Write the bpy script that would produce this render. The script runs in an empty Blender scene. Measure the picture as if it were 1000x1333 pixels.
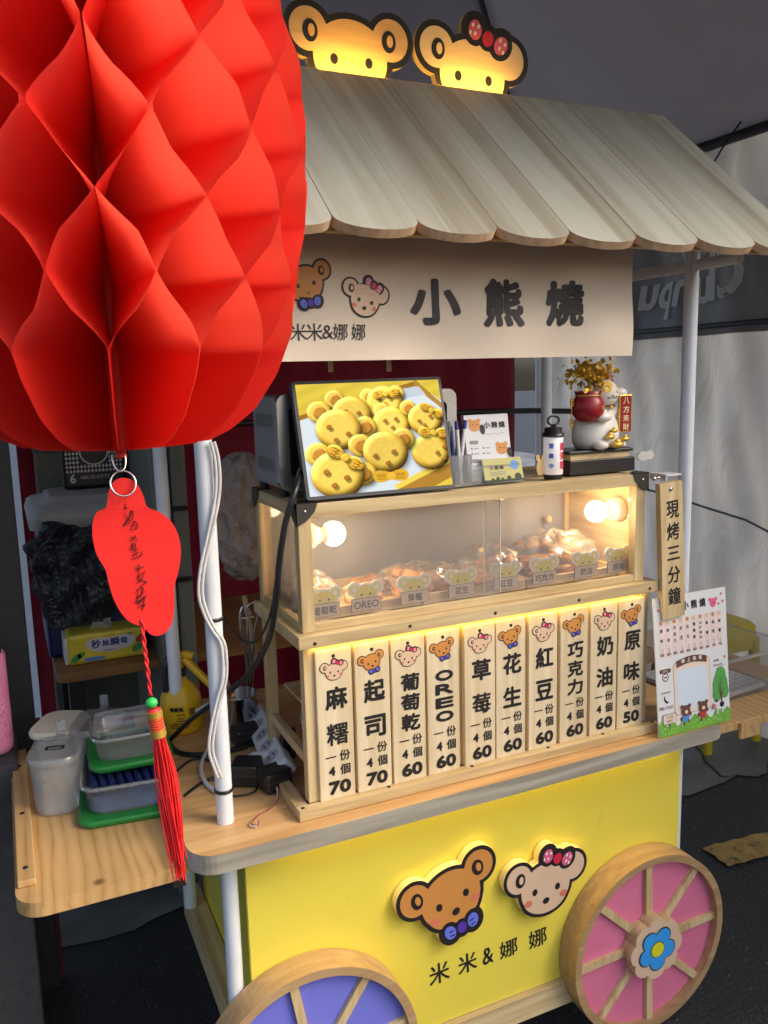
import bpy, bmesh, math, random
import numpy as np
from mathutils import Vector, Matrix
from mathutils.geometry import tessellate_polygon
random.seed(7)
R = math.radians
S = bpy.context.scene
COL = S.collection
GZ = 0.10            # the ground's height in the modelling frame; everything is set down by it at the end

# ------------------------------------------------------------------ camera
CM = np.array([[0.90833399, -0.41745943, -0.02563171], [-0.08997307, -0.13518463, -0.98672689], [0.40845343, 0.89858374, -0.16035291]])
CF = 1085.287
CP = np.array([0, 0, 1.6])
cam = bpy.data.cameras.new('camera'); camo = bpy.data.objects.new('camera', cam); COL.objects.link(camo)
cam.sensor_fit = 'VERTICAL'; cam.sensor_height = 36.0; cam.lens = 36.0 * CF / 1333.0
cam.clip_start = 0.02; cam.clip_end = 400
rot = Matrix([[CM[0][i], -CM[1][i], -CM[2][i]] for i in range(3)])
mw = rot.to_4x4(); mw.translation = Vector((0, 0, 1.6 - GZ)); camo.matrix_world = mw
S.camera = camo

# ------------------------------------------------------------------ sky, sun, exposure
SUN_EL, SUN_AZ = R(38), R(128)
w = bpy.data.worlds.new('World'); S.world = w; w.use_nodes = True
nt = w.node_tree; bg = nt.nodes['Background']
sky = nt.nodes.new('ShaderNodeTexSky'); sky.sky_type = 'NISHITA'; sky.sun_disc = False
sky.sun_elevation = SUN_EL; sky.sun_rotation = SUN_AZ; sky.air_density = 1.0; sky.dust_density = 5.0; sky.ozone_density = 1.0
nt.links.new(sky.outputs[0], bg.inputs[0]); bg.inputs[1].default_value = 0.13
sl = bpy.data.lights.new('sun', 'SUN'); sl.energy = 0.5; sl.angle = R(30); sl.color = (1, .96, .9)
so = bpy.data.objects.new('sun', sl); COL.objects.link(so)
sd = Vector((math.sin(SUN_AZ) * math.cos(SUN_EL), math.cos(SUN_AZ) * math.cos(SUN_EL), math.sin(SUN_EL)))
so.rotation_euler = sd.to_track_quat('Z', 'Y').to_euler()
S.view_settings.view_transform = 'Standard'; S.view_settings.look = 'None'
S.view_settings.exposure = 1.15; S.view_settings.gamma = 1.0
S.cycles.use_denoising = True
S.cycles.max_bounces = 10; S.cycles.transparent_max_bounces = 16; S.cycles.diffuse_bounces = 5
S.cycles.caustics_reflective = False; S.cycles.caustics_refractive = False
S.cycles.sample_clamp_indirect = 6

# ------------------------------------------------------------------ helpers
def ray(px, py): return CM.T @ np.array([(px - 500) / CF, (py - 666.5) / CF, 1.0])
def at(px, py, ax, v):
    """point where the photograph's pixel meets the plane axis ax = v (modelling frame)"""
    r = ray(px, py); return Vector(CP + r * ((v - CP[ax]) / r[ax]))
def srgb(r, g, b):
    f = lambda c: c / 12.92 if c <= .04045 else ((c + .055) / 1.055) ** 2.4
    return (f(r / 255), f(g / 255), f(b / 255))

MATS = {}
def new_mat(name):
    m = bpy.data.materials.new(name); m.use_nodes = True; MATS[name] = m
    return m, m.node_tree.nodes, m.node_tree.links, m.node_tree.nodes['Principled BSDF']
def vary(N, L, col, amt, scale, coord='Object', stretch=(1, 1, 1), detail=5):
    tc = N.new('ShaderNodeTexCoord'); mp = N.new('ShaderNodeMapping'); mp.inputs['Scale'].default_value = stretch
    n = N.new('ShaderNodeTexNoise'); n.inputs['Scale'].default_value = scale; n.inputs['Detail'].default_value = detail
    L.new(tc.outputs[coord], mp.inputs[0]); L.new(mp.outputs[0], n.inputs['Vector'])
    cr = N.new('ShaderNodeValToRGB'); cr.color_ramp.elements[0].position = .3; cr.color_ramp.elements[1].position = .7
    cr.color_ramp.elements[0].color = (*[c * (1 - amt) for c in col], 1); cr.color_ramp.elements[1].color = (*[min(1, c * (1 + amt)) for c in col], 1)
    L.new(n.outputs['Fac'], cr.inputs[0]); return cr.outputs[0], n.outputs['Fac'], mp.outputs[0]
def bump(N, L, p, fac, st, dist=.002):
    b = N.new('ShaderNodeBump'); b.inputs['Strength'].default_value = st; b.inputs['Distance'].default_value = dist
    L.new(fac, b.inputs['Height']); L.new(b.outputs[0], p.inputs['Normal'])
def mat(name, col, rough=.5, metal=0, amt=.06, scale=30, bmp=0, bd=.002, spec=.5, emit=None, es=0, coat=0, trans=0, stretch=(1, 1, 1)):
    if name in MATS: return MATS[name]
    m, N, L, p = new_mat(name)
    c, f, _ = vary(N, L, col, amt, scale, stretch=stretch)
    L.new(c, p.inputs['Base Color']); p.inputs['Roughness'].default_value = rough; p.inputs['Metallic'].default_value = metal
    p.inputs['Specular IOR Level'].default_value = spec; p.inputs['Coat Weight'].default_value = coat
    if bmp: bump(N, L, p, f, bmp, bd)
    if emit: p.inputs['Emission Color'].default_value = (*emit, 1); p.inputs['Emission Strength'].default_value = es
    if trans:
        t = N.new('ShaderNodeBsdfTranslucent'); L.new(c, t.inputs[0]); mx = N.new('ShaderNodeMixShader'); mx.inputs[0].default_value = trans
        L.new(p.outputs[0], mx.inputs[1]); L.new(t.outputs[0], mx.inputs[2]); L.new(mx.outputs[0], N['Material Output'].inputs[0])
    return m
def crinkle(m, scale, st, dist):
    """sharp creases for thin plastic"""
    N, L = m.node_tree.nodes, m.node_tree.links; p = N['Principled BSDF']; tc = N.new('ShaderNodeTexCoord'); v = N.new('ShaderNodeTexVoronoi'); v.feature = 'DISTANCE_TO_EDGE'; v.inputs['Scale'].default_value = scale
    n = N.new('ShaderNodeTexNoise'); n.inputs['Scale'].default_value = scale * .8; n.inputs['Detail'].default_value = 3; L.new(tc.outputs['Object'], n.inputs['Vector'])
    mx = N.new('ShaderNodeMix'); mx.data_type = 'RGBA'; mx.inputs['Factor'].default_value = .12; L.new(tc.outputs['Object'], mx.inputs['A']); L.new(n.outputs['Color'], mx.inputs['B']); L.new(mx.outputs['Result'], v.inputs['Vector'])
    bump(N, L, p, v.outputs['Distance'], st, dist); return m
def wood(name, c1, c2, grain='x', rings=.4, tone=.12, rough=.55, scale=1.0, bst=.25):
    m, N, L, p = new_mat(name)
    s = {'x': (2, 30, 30), 'y': (30, 2, 30), 'z': (30, 30, 2), 'slope': (30, 1.6, 1.6)}[grain]
    tc = N.new('ShaderNodeTexCoord'); mp = N.new('ShaderNodeMapping'); mp.inputs['Scale'].default_value = [v * scale for v in s]
    oi = N.new('ShaderNodeObjectInfo'); ad = N.new('ShaderNodeVectorMath'); ad.operation = 'ADD'
    cm = N.new('ShaderNodeCombineXYZ'); mu = N.new('ShaderNodeMath'); mu.operation = 'MULTIPLY'; mu.inputs[1].default_value = 37
    L.new(oi.outputs['Random'], mu.inputs[0])
    for k in range(3): L.new(mu.outputs[0], cm.inputs[k])
    L.new(tc.outputs['Object'], ad.inputs[0]); L.new(cm.outputs[0], ad.inputs[1]); L.new(ad.outputs[0], mp.inputs[0])
    n1 = N.new('ShaderNodeTexNoise'); n1.inputs['Scale'].default_value = 2.2; n1.inputs['Detail'].default_value = 6; n1.inputs['Distortion'].default_value = .6
    L.new(mp.outputs[0], n1.inputs['Vector'])
    n2 = N.new('ShaderNodeTexNoise'); n2.inputs['Scale'].default_value = .35; n2.inputs['Detail'].default_value = 2
    L.new(mp.outputs[0], n2.inputs['Vector'])
    ms = N.new('ShaderNodeMath'); ms.operation = 'MULTIPLY'; ms.inputs[1].default_value = 9
    sn = N.new('ShaderNodeMath'); sn.operation = 'SINE'; L.new(n2.outputs['Fac'], ms.inputs[0])
    m3 = N.new('ShaderNodeMath'); m3.operation = 'MULTIPLY'; m3.inputs[1].default_value = 4; L.new(ms.outputs[0], m3.inputs[0]); L.new(m3.outputs[0], sn.inputs[0])
    ma = N.new('ShaderNodeMath'); ma.operation = 'MULTIPLY_ADD'; ma.inputs[1].default_value = rings * .3; L.new(sn.outputs[0], ma.inputs[0]); L.new(n1.outputs['Fac'], ma.inputs[2])
    cr = N.new('ShaderNodeValToRGB'); cr.color_ramp.elements[0].position = .28; cr.color_ramp.elements[1].position = .72
    cr.color_ramp.elements[0].color = (*c1, 1); cr.color_ramp.elements[1].color = (*c2, 1); L.new(ma.outputs[0], cr.inputs[0])
    hv = N.new('ShaderNodeHueSaturation'); L.new(cr.outputs[0], hv.inputs['Color'])
    mr = N.new('ShaderNodeMapRange'); mr.inputs['To Min'].default_value = 1 - tone; mr.inputs['To Max'].default_value = 1 + tone
    L.new(oi.outputs['Random'], mr.inputs['Value']); L.new(mr.outputs[0], hv.inputs['Value'])
    L.new(hv.outputs[0], p.inputs['Base Color']); p.inputs['Roughness'].default_value = rough
    bump(N, L, p, ma.outputs[0], bst, .0008)
    return m
def cathedral(name, c1, c2):
    m, N, L, p = new_mat(name); tc = N.new('ShaderNodeTexCoord'); mp = N.new('ShaderNodeMapping'); mp.inputs['Scale'].default_value = (1, .16, 1)
    L.new(tc.outputs['Object'], mp.inputs[0])
    br = N.new('ShaderNodeTexWave'); br.wave_type = 'BANDS'; br.bands_direction = 'X'; br.inputs['Scale'].default_value = 14; br.inputs['Distortion'].default_value = 7; br.inputs['Detail'].default_value = 2.5; br.inputs['Detail Scale'].default_value = .9
    L.new(mp.outputs[0], br.inputs['Vector'])
    n = N.new('ShaderNodeTexNoise'); n.inputs['Scale'].default_value = 60; n.inputs['Detail'].default_value = 4; L.new(mp.outputs[0], n.inputs['Vector'])
    mx = N.new('ShaderNodeMath'); mx.operation = 'MULTIPLY_ADD'; mx.inputs[1].default_value = .45; L.new(n.outputs['Fac'], mx.inputs[0])
    sc = N.new('ShaderNodeMath'); sc.operation = 'MULTIPLY'; sc.inputs[1].default_value = .6; L.new(br.outputs['Fac'], sc.inputs[0]); L.new(sc.outputs[0], mx.inputs[2])
    cr = N.new('ShaderNodeValToRGB'); cr.color_ramp.elements[0].position = .1; cr.color_ramp.elements[1].position = .75; cr.color_ramp.elements[0].color = (*c2, 1); cr.color_ramp.elements[1].color = (*[a * .35 + b * .65 for a, b in zip(c1, c2)], 1)
    e = cr.color_ramp.elements.new(.95); e.color = (*c1, 1); L.new(mx.outputs[0], cr.inputs[0])
    # glued planks, each its own tone, and a few dark knots
    sx = N.new('ShaderNodeSeparateXYZ'); L.new(tc.outputs['Object'], sx.inputs[0]); fl = N.new('ShaderNodeMath'); fl.operation = 'MULTIPLY'; fl.inputs[1].default_value = 13; L.new(sx.outputs['X'], fl.inputs[0])
    f2 = N.new('ShaderNodeMath'); f2.operation = 'FLOOR'; L.new(fl.outputs[0], f2.inputs[0]); wn = N.new('ShaderNodeTexWhiteNoise'); wn.noise_dimensions = '1D'; L.new(f2.outputs[0], wn.inputs['W'])
    mr = N.new('ShaderNodeMapRange'); mr.inputs['To Min'].default_value = .86; mr.inputs['To Max'].default_value = 1.1; L.new(wn.outputs['Value'], mr.inputs['Value'])
    hv = N.new('ShaderNodeHueSaturation'); L.new(cr.outputs[0], hv.inputs['Color']); L.new(mr.outputs[0], hv.inputs['Value'])
    vo = N.new('ShaderNodeTexVoronoi'); vo.inputs['Scale'].default_value = 7; L.new(tc.outputs['Object'], vo.inputs['Vector']); lt = N.new('ShaderNodeMapRange'); lt.inputs['From Min'].default_value = .05; lt.inputs['From Max'].default_value = .10; L.new(vo.outputs['Distance'], lt.inputs['Value'])
    mc = N.new('ShaderNodeMix'); mc.data_type = 'RGBA'; L.new(lt.outputs[0], mc.inputs['Factor']); mc.inputs['A'].default_value = (.16, .075, .03, 1); L.new(hv.outputs[0], mc.inputs['B'])
    L.new(mc.outputs['Result'], p.inputs['Base Color']); p.inputs['Roughness'].default_value = .42; bump(N, L, p, n.outputs['Fac'], .15, .0006); return m
def glassy(name, tint=(1, 1, 1), white=.1, gloss=.12, rough=.03):
    m, N, L, p = new_mat(name)
    t = N.new('ShaderNodeBsdfTransparent'); t.inputs[0].default_value = (*tint, 1)
    g = N.new('ShaderNodeBsdfGlossy'); g.inputs['Roughness'].default_value = rough
    d = N.new('ShaderNodeBsdfDiffuse'); d.inputs[0].default_value = (.75, .76, .76, 1)
    fr = N.new('ShaderNodeLayerWeight'); fr.inputs[0].default_value = .25
    ma = N.new('ShaderNodeMath'); ma.operation = 'MULTIPLY_ADD'; ma.inputs[1].default_value = .6; ma.inputs[2].default_value = gloss * .5
    L.new(fr.outputs['Fresnel'], ma.inputs[0])
    a = N.new('ShaderNodeMixShader'); a.inputs[0].default_value = white; L.new(t.outputs[0], a.inputs[1]); L.new(d.outputs[0], a.inputs[2])
    b = N.new('ShaderNodeMixShader'); L.new(ma.outputs[0], b.inputs[0]); L.new(a.outputs[0], b.inputs[1]); L.new(g.outputs[0], b.inputs[2])
    L.new(b.outputs[0], N['Material Output'].inputs[0]); return m
def emit(name, col, st):
    if name in MATS: return MATS[name]
    m, N, L, p = new_mat(name); N.remove(p)
    e = N.new('ShaderNodeEmission'); e.inputs[0].default_value = (*col, 1); e.inputs[1].default_value = st
    L.new(e.outputs[0], N['Material Output'].inputs[0]); return m

class MB:
    """collects shapes (each with a material) and links them as ONE mesh object"""
    def __init__(s): s.v = []; s.f = []; s.m = []; s.sm = []; s.mats = []
    def mi(s, m):
        if m not in s.mats: s.mats.append(m)
        return s.mats.index(m)
    def add(s, vs, fs, m, smooth=False, X=None):
        b = len(s.v); k = s.mi(m)
        for v in vs:
            v = Vector(v); s.v.append(X @ v if X is not None else v)
        for f in fs: s.f.append([b + i for i in f]); s.m.append(k); s.sm.append(smooth)
        return s
    def box(s, a, b, m, bev=0, X=None):
        x0, y0, z0 = [min(a[i], b[i]) for i in range(3)]; x1, y1, z1 = [max(a[i], b[i]) for i in range(3)]
        if bev:
            bm = bmesh.new(); bmesh.ops.create_cube(bm, size=1)
            for v in bm.verts: v.co = Vector(((x0 + x1) / 2 + v.co.x * (x1 - x0), (y0 + y1) / 2 + v.co.y * (y1 - y0), (z0 + z1) / 2 + v.co.z * (z1 - z0)))
            bmesh.ops.bevel(bm, geom=bm.edges[:], offset=bev, segments=2, profile=.5, affect='EDGES')
            bm.verts.index_update(); s.add([v.co for v in bm.verts], [[v.index for v in f.verts] for f in bm.faces], m, False, X); bm.free(); return s
        vs = [(x, y, z) for z in (z0, z1) for y in (y0, y1) for x in (x0, x1)]
        return s.add(vs, [(0, 2, 3, 1), (4, 5, 7, 6), (0, 1, 5, 4), (2, 6, 7, 3), (0, 4, 6, 2), (1, 3, 7, 5)], m, False, X)
    def tube(s, pts, r, m, n=10, X=None, cap=True):
        pts = [Vector(p) for p in pts]; vs = []; fs = []; N_ = len(pts)
        t = (pts[1] - pts[0]).normalized(); u = t.orthogonal().normalized()
        for i, p in enumerate(pts):
            t = (pts[min(i + 1, N_ - 1)] - pts[max(i - 1, 0)]).normalized(); u = (u - t * u.dot(t)).normalized(); w_ = t.cross(u)
            rr = r[i] if isinstance(r, (list, tuple)) else r
            for k in range(n):
                a = 2 * math.pi * k / n; vs.append(p + (u * math.cos(a) + w_ * math.sin(a)) * rr)
        for i in range(N_ - 1):
            for k in range(n): fs.append((i * n + k, i * n + (k + 1) % n, (i + 1) * n + (k + 1) % n, (i + 1) * n + k))
        s.add(vs, fs, m, True, X)
        if cap: s.add(vs[:n], [list(range(n))[::-1]], m, False, X); s.add(vs[-n:], [list(range(n))], m, False, X)
        return s
    def lathe(s, prof, c, m, n=32, axis='z', X=None, smooth=True, sx=1, sy=1):
        c = Vector(c); vs = []; fs = []
        for r, h in prof:
            for k in range(n):
                a = 2 * math.pi * k / n; q = (r * math.cos(a) * sx, r * math.sin(a) * sy, h)
                q = {'z': q, 'y': (q[0], q[2], q[1]), 'x': (q[2], q[0], q[1])}[axis]; vs.append(c + Vector(q))
        for i in range(len(prof) - 1):
            for k in range(n): fs.append((i * n + k, i * n + (k + 1) % n, (i + 1) * n + (k + 1) % n, (i + 1) * n + k))
        return s.add(vs, fs, m, smooth, X)
    def ball(s, c, r, m, X=None, n=16):
        rr = r if isinstance(r, (tuple, list)) else (r, r, r); vs = []; fs = []; h = n // 2 + 1
        for i in range(h + 1):
            t = math.pi * i / h
            for k in range(n):
                a = 2 * math.pi * k / n
                vs.append((c[0] + rr[0] * math.sin(t) * math.cos(a), c[1] + rr[1] * math.sin(t) * math.sin(a), c[2] + rr[2] * math.cos(t)))
        for i in range(h):
            for k in range(n): fs.append((i * n + k, (i + 1) * n + k, (i + 1) * n + (k + 1) % n, i * n + (k + 1) % n))
        return s.add(vs, fs, m, True, X)
    def prism(s, loops, d0, d1, m, side=None, F=None, X=None):
        """flat loops (2-D, first outer) filled at depth d0 (front) and walled back to d1; F maps (u, v, depth) to 3-D"""
        F = F or (lambda u, v, d: (u, d, v)); allp = [p for l in loops for p in l]
        tri = tessellate_polygon([[Vector((p[0], p[1], 0)) for p in l] for l in loops])
        fs = []
        for t in tri:
            a, b, c = [allp[i] for i in t]
            ar = (b[0] - a[0]) * (c[1] - a[1]) - (b[1] - a[1]) * (c[0] - a[0])
            if abs(ar) < 1e-12: continue
            fs.append(t if ar > 0 else t[::-1])
        s.add([F(p[0], p[1], d0) for p in allp], fs, m, False, X)
        if d1 is not None:
            s.add([F(p[0], p[1], d1) for p in allp], [f[::-1] for f in fs], side or m, False, X)
            for l in loops:
                n = len(l); vs = [F(p[0], p[1], d0) for p in l] + [F(p[0], p[1], d1) for p in l]
                s.add(vs, [(i, (i + 1) % n, n + (i + 1) % n, n + i) for i in range(n)], side or m, False, X)
        return s
    def grid(s, fn, nu, nv, m, smooth=True, X=None):
        vs = [fn(i / nu, j / nv) for j in range(nv + 1) for i in range(nu + 1)]; q = nu + 1
        return s.add(vs, [(j * q + i, j * q + i + 1, (j + 1) * q + i + 1, (j + 1) * q + i) for j in range(nv) for i in range(nu)], m, smooth, X)
    def mesh(s, name, off=(0, 0, 0)):
        me = bpy.data.meshes.new(name); off = Vector(off)
        me.from_pydata([v - off for v in s.v], [], s.f)
        for m in s.mats: me.materials.append(m)
        me.polygons.foreach_set('material_index', s.m); me.polygons.foreach_set('use_smooth', s.sm); me.update(); return me
    def build(s, name, parent=None, off=None):
        root = parent
        while root is not None and root.parent is not None: root = root.parent
        o_ = off if off is not None else (root.location if root is not None else (0, 0, 0))
        o = bpy.data.objects.new(name, s.mesh(name, o_)); COL.objects.link(o)
        if parent is not None: o.parent = parent
        elif off is not None: o.location = off
        return o
def tag(o, label, cat, group=None):
    o['label'] = label; o['category'] = cat
    if group: o['group'] = group
    return o
def thing(name, label, cat, loc, group=None):
    o = bpy.data.objects.new(name, None); COL.objects.link(o); o.location = loc; o.empty_display_size = .05
    return tag(o, label, cat, group)
def single(mb, name, loc, label, cat, group=None): return tag(mb.build(name, None, Vector(loc)), label, cat, group)
def struct(mb, name): o = mb.build(name, None, (0, 0, 0)); o['kind'] = 'structure'; return o
def piece(name, me, parent, loc=(0, 0, 0)):
    o = bpy.data.objects.new(name, me); COL.objects.link(o); o.parent = parent; o.location = loc; return o
def smooth_path(pts, k=6, closed=False):
    P = [Vector(p) for p in pts]; n = len(P); out = []
    for i in range(n if closed else n - 1):
        g = (lambda j: P[j % n]) if closed else (lambda j: P[max(0, min(n - 1, j))])
        a, b, c, d = g(i - 1), g(i), g(i + 1), g(i + 2)
        for t in [q / k for q in range(k)]:
            out.append(.5 * ((2 * b) + (c - a) * t + (2 * a - 5 * b + 4 * c - d) * t * t + (3 * b - a - 3 * c + d) * t ** 3))
    if not closed: out.append(P[-1])
    return out

# ---- lettering
_tc = {}
def glyphs(body, bold=0.0):
    k = (body, bold)
    if k not in _tc:
        c = bpy.data.curves.new('t', 'FONT'); c.body = body; c.size = 1; c.offset = .001 if '莓' in body else bold; c.resolution_u = 4 if '莓' in body else 3
        o = bpy.data.objects.new('t', c); COL.objects.link(o); bpy.context.view_layer.update()
        me = o.to_mesh(); vs = [(v.co.x, v.co.y) for v in me.vertices]; fs = [list(p.vertices) for p in me.polygons]; o.to_mesh_clear()
        bpy.data.objects.remove(o); bpy.data.curves.remove(c)
        fo = []
        for f in fs:
            ar = sum(vs[f[i]][0] * vs[f[(i + 1) % len(f)]][1] - vs[f[(i + 1) % len(f)]][0] * vs[f[i]][1] for i in range(len(f)))
            fo.append(f if ar >= 0 else f[::-1])
        _tc[k] = (vs, fo)
    return _tc[k]
def text(mb, body, cx, cz, m, h=None, w=None, bold=0.0, d=0, F=None, X=None, rot=0, mirror=False):
    """body centred at (cx, cz); h and/or w give its drawn size"""
    vs, fs = glyphs(body, bold)
    x0 = min(v[0] for v in vs); x1 = max(v[0] for v in vs); y0 = min(v[1] for v in vs); y1 = max(v[1] for v in vs)
    sy = h / (y1 - y0) if h else None; sx = w / (x1 - x0) if w else sy
    if sy is None: sy = sx
    F = F or (lambda u, v, dd: (u, dd, v)); c, sn = math.cos(rot), math.sin(rot); out = []
    for x, y in vs:
        u = (x - (x0 + x1) / 2) * sx * (-1 if mirror else 1); v = (y - (y0 + y1) / 2) * sy
        out.append(F(cx + u * c - v * sn, cz + u * sn + v * c, d))
    mb.add(out, [f[::-1] for f in fs] if mirror else fs, m, False, X)

def fat(mb, body, cx, cz, m, d, r, h=None, w=None, F=None, n=8, step=.00003, X=None, rot=0):
    """heavy rounded lettering: shifted copies a hair apart in depth"""
    for k in range(n + 1):
        a = 2 * math.pi * k / n; rr = 0 if k == n else r
        text(mb, body, cx + rr * math.cos(a), cz + rr * math.sin(a), m, h=h, w=w, d=d - step * k, F=F, X=X, rot=rot)

# ---- outlines from unions of ellipses (signed distances traced with marching squares)
def ell(cx, cy, rx, ry=None, rot=0):
    ry = ry or rx; c, s_ = math.cos(rot), math.sin(rot)
    def f(x, y):
        X = (x - cx) * c + (y - cy) * s_; Y = -(x - cx) * s_ + (y - cy) * c
        k0 = np.sqrt((X / rx) ** 2 + (Y / ry) ** 2) + 1e-9; k1 = np.sqrt((X / rx ** 2) ** 2 + (Y / ry ** 2) ** 2) + 1e-9
        return k0 * (k0 - 1) / k1
    return f
def uni(*fs): return lambda x, y: np.minimum.reduce([f(x, y) for f in fs])
def cut(f, g): return lambda x, y: np.maximum(f(x, y), -g(x, y))
def grow(f, a): return lambda x, y: f(x, y) - a
def trace(f, bb, n=90):
    xs = np.linspace(bb[0], bb[2], n); ys = np.linspace(bb[1], bb[3], n); XX, YY = np.meshgrid(xs, ys); Z = f(XX, YY)
    Z = np.where(np.abs(Z) < 1e-9, 1e-9, Z); nxt = {}; pos = {}
    def ed(a, b):
        k = (a, b) if a < b else (b, a)
        if k not in pos:
            za, zb = Z[a], Z[b]; t = za / (za - zb)
            pos[k] = (XX[a] + (XX[b] - XX[a]) * t, YY[a] + (YY[b] - YY[a]) * t)
        return k
    T = {1: [(3, 0)], 2: [(0, 1)], 3: [(3, 1)], 4: [(1, 2)], 5: [(3, 0), (1, 2)], 6: [(0, 2)], 7: [(3, 2)], 8: [(2, 3)], 9: [(2, 0)], 10: [(0, 1), (2, 3)], 11: [(2, 1)], 12: [(1, 3)], 13: [(1, 0)], 14: [(0, 3)]}
    for j in range(n - 1):
        for i in range(n - 1):
            q = [(j, i), (j, i + 1), (j + 1, i + 1), (j + 1, i)]; c = sum((Z[p] < 0) << k for k, p in enumerate(q))
            for a, b in T.get(c, []):
                e = [(q[0], q[1]), (q[1], q[2]), (q[2], q[3]), (q[3], q[0])]
                nxt[ed(*e[a])] = ed(*e[b])
    loops = []
    while nxt:
        k, v = nxt.popitem(); l = [k]
        while v in nxt: l.append(v); v = nxt.pop(v)
        if len(l) > 5:
            p = [pos[q] for q in l]; o_ = [p[0]]
            for r_ in p[1:]:
                if (r_[0] - o_[-1][0]) ** 2 + (r_[1] - o_[-1][1]) ** 2 > ((bb[2] - bb[0]) / n * .25) ** 2: o_.append(r_)
            loops.append(o_)
    return loops
def disc(cx, cy, rx, ry=None, rot=0, n=24):
    ry = ry or rx; c, s_ = math.cos(rot), math.sin(rot)
    return [(cx + rx * math.cos(a) * c - ry * math.sin(a) * s_, cy + rx * math.cos(a) * s_ + ry * math.sin(a) * c) for a in [2 * math.pi * k / n for k in range(n)]]
_art = {}
def bear_layers(kind, ow=.13, clip=None):
    """bear head drawn in units of its half width: list of (loops, colour name, level)"""
    key = (kind, ow, clip)
    if key in _art: return _art[key]
    head = uni(ell(0, 0, 1.02, .92), ell(0, -.25, .93, .72)); ears = uni(ell(-1.13, .56, .5, .52), ell(1.13, .56, .5, .52)); body = uni(head, ears)
    bow = None
    if kind == 'boy': bc, br, bs = (.08, -1.12), 0, .62
    else: bc, br, bs = (.45, 1.0), -.33, .66
    ca, sa = math.cos(br), math.sin(br); P = lambda u, v: (bc[0] + (u * ca - v * sa) * bs, bc[1] + (u * sa + v * ca) * bs)
    lob = [ell(*P(-.66, .05), .42 * bs, .5 * bs, br + .25), ell(*P(.66, .05), .42 * bs, .5 * bs, br - .25)]; knot = ell(*P(0, 0), .32 * bs, .36 * bs, br)
    bow = uni(*lob, knot)
    if kind == 'boy' and clip is not None: bow = None
    cl = (lambda f: (lambda x, y: np.maximum(f(x, y), clip - y))) if clip is not None else (lambda f: f)
    bb = (-1.95, -2.0, 1.95, 1.95)
    full = uni(body, bow) if bow else body
    L = [('sil', trace(cl(grow(full, ow)), bb), 'ink', 0), ('face', trace(cl(cut(body, grow(bow, ow * .5)) if bow else cl(body)), bb), kind, 1)]
    for e in (-1.08, 1.08):
        if kind == 'girl' and e > 0: continue
        L.append(('ear', [disc(e, .52, .2, .27)], 'ink', 2)); L.append(('ear2', [disc(e * 1.0 + .03, .53, .09, .15)], kind, 3))
    for e in (-.46, .5):
        if clip is None or clip < -.1: L.append(('eye', [disc(e, -.07, .105, .13)], 'ink', 2))
    if clip is None:
        L.append(('nose', [disc(.03, -.5, .14, .12, .3)], 'ink', 2))
        L += [('cheek', [disc(-.72, -.45, .16, .13)], 'blush', 1.5), ('cheek', [disc(.76, -.4, .16, .13)], 'blush', 1.5)]
    if bow:
        bl = 'blue' if kind == 'boy' else 'pink'
        for s_ in (-1, 1):
            L.append(('lobe', [disc(*P(s_ * .66, .05), .4 * bs - .06, .5 * bs - .07, br - s_ * .25)], bl, 2))
        L.append(('kn', [disc(*P(0, 0), .34 * bs, .4 * bs, br)], 'ink', 2.5)); L.append(('kn', [disc(*P(0, 0), .26 * bs, .31 * bs, br)], 'violet' if kind == 'boy' else 'red', 3))
        if kind == 'boy':
            for s_ in (-1, 1):
                for q in (-.14, .1): L.append(('fold', [disc(*P(s_ * .6, q), .16 * bs, .035 * bs, br + s_ * .15)], 'ink', 3))
        else:
            for s_ in (-1, 1):
                for q in ((.56, .24), (.82, .18), (.62, -.08), (.84, -.15)): L.append(('dot', [disc(*P(s_ * q[0], q[1]), .06 * bs, .09 * bs, br)], 'white', 3))
    _art[key] = L; return L
INK = {}
def bear(mb, kind, cx, cz, s, d, step=.0005, rot=0, ow=.13, clip=None, colors=None, thick=0, side=None, F=None):
    c, sn = math.cos(rot), math.sin(rot)
    for nm, loops, col, lv in bear_layers(kind, ow, clip):
        m = (colors or {}).get(col) or INK[col]
        lp = [[(cx + (x * c - y * sn) * s, cz + (x * sn + y * c) * s) for x, y in l] for l in loops]
        if not lp: continue
        if nm == 'sil' and thick: mb.prism(lp, d, d + thick, m, side, F)
        else: mb.prism(lp, d - lv * step, None, m, None, F)

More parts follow.
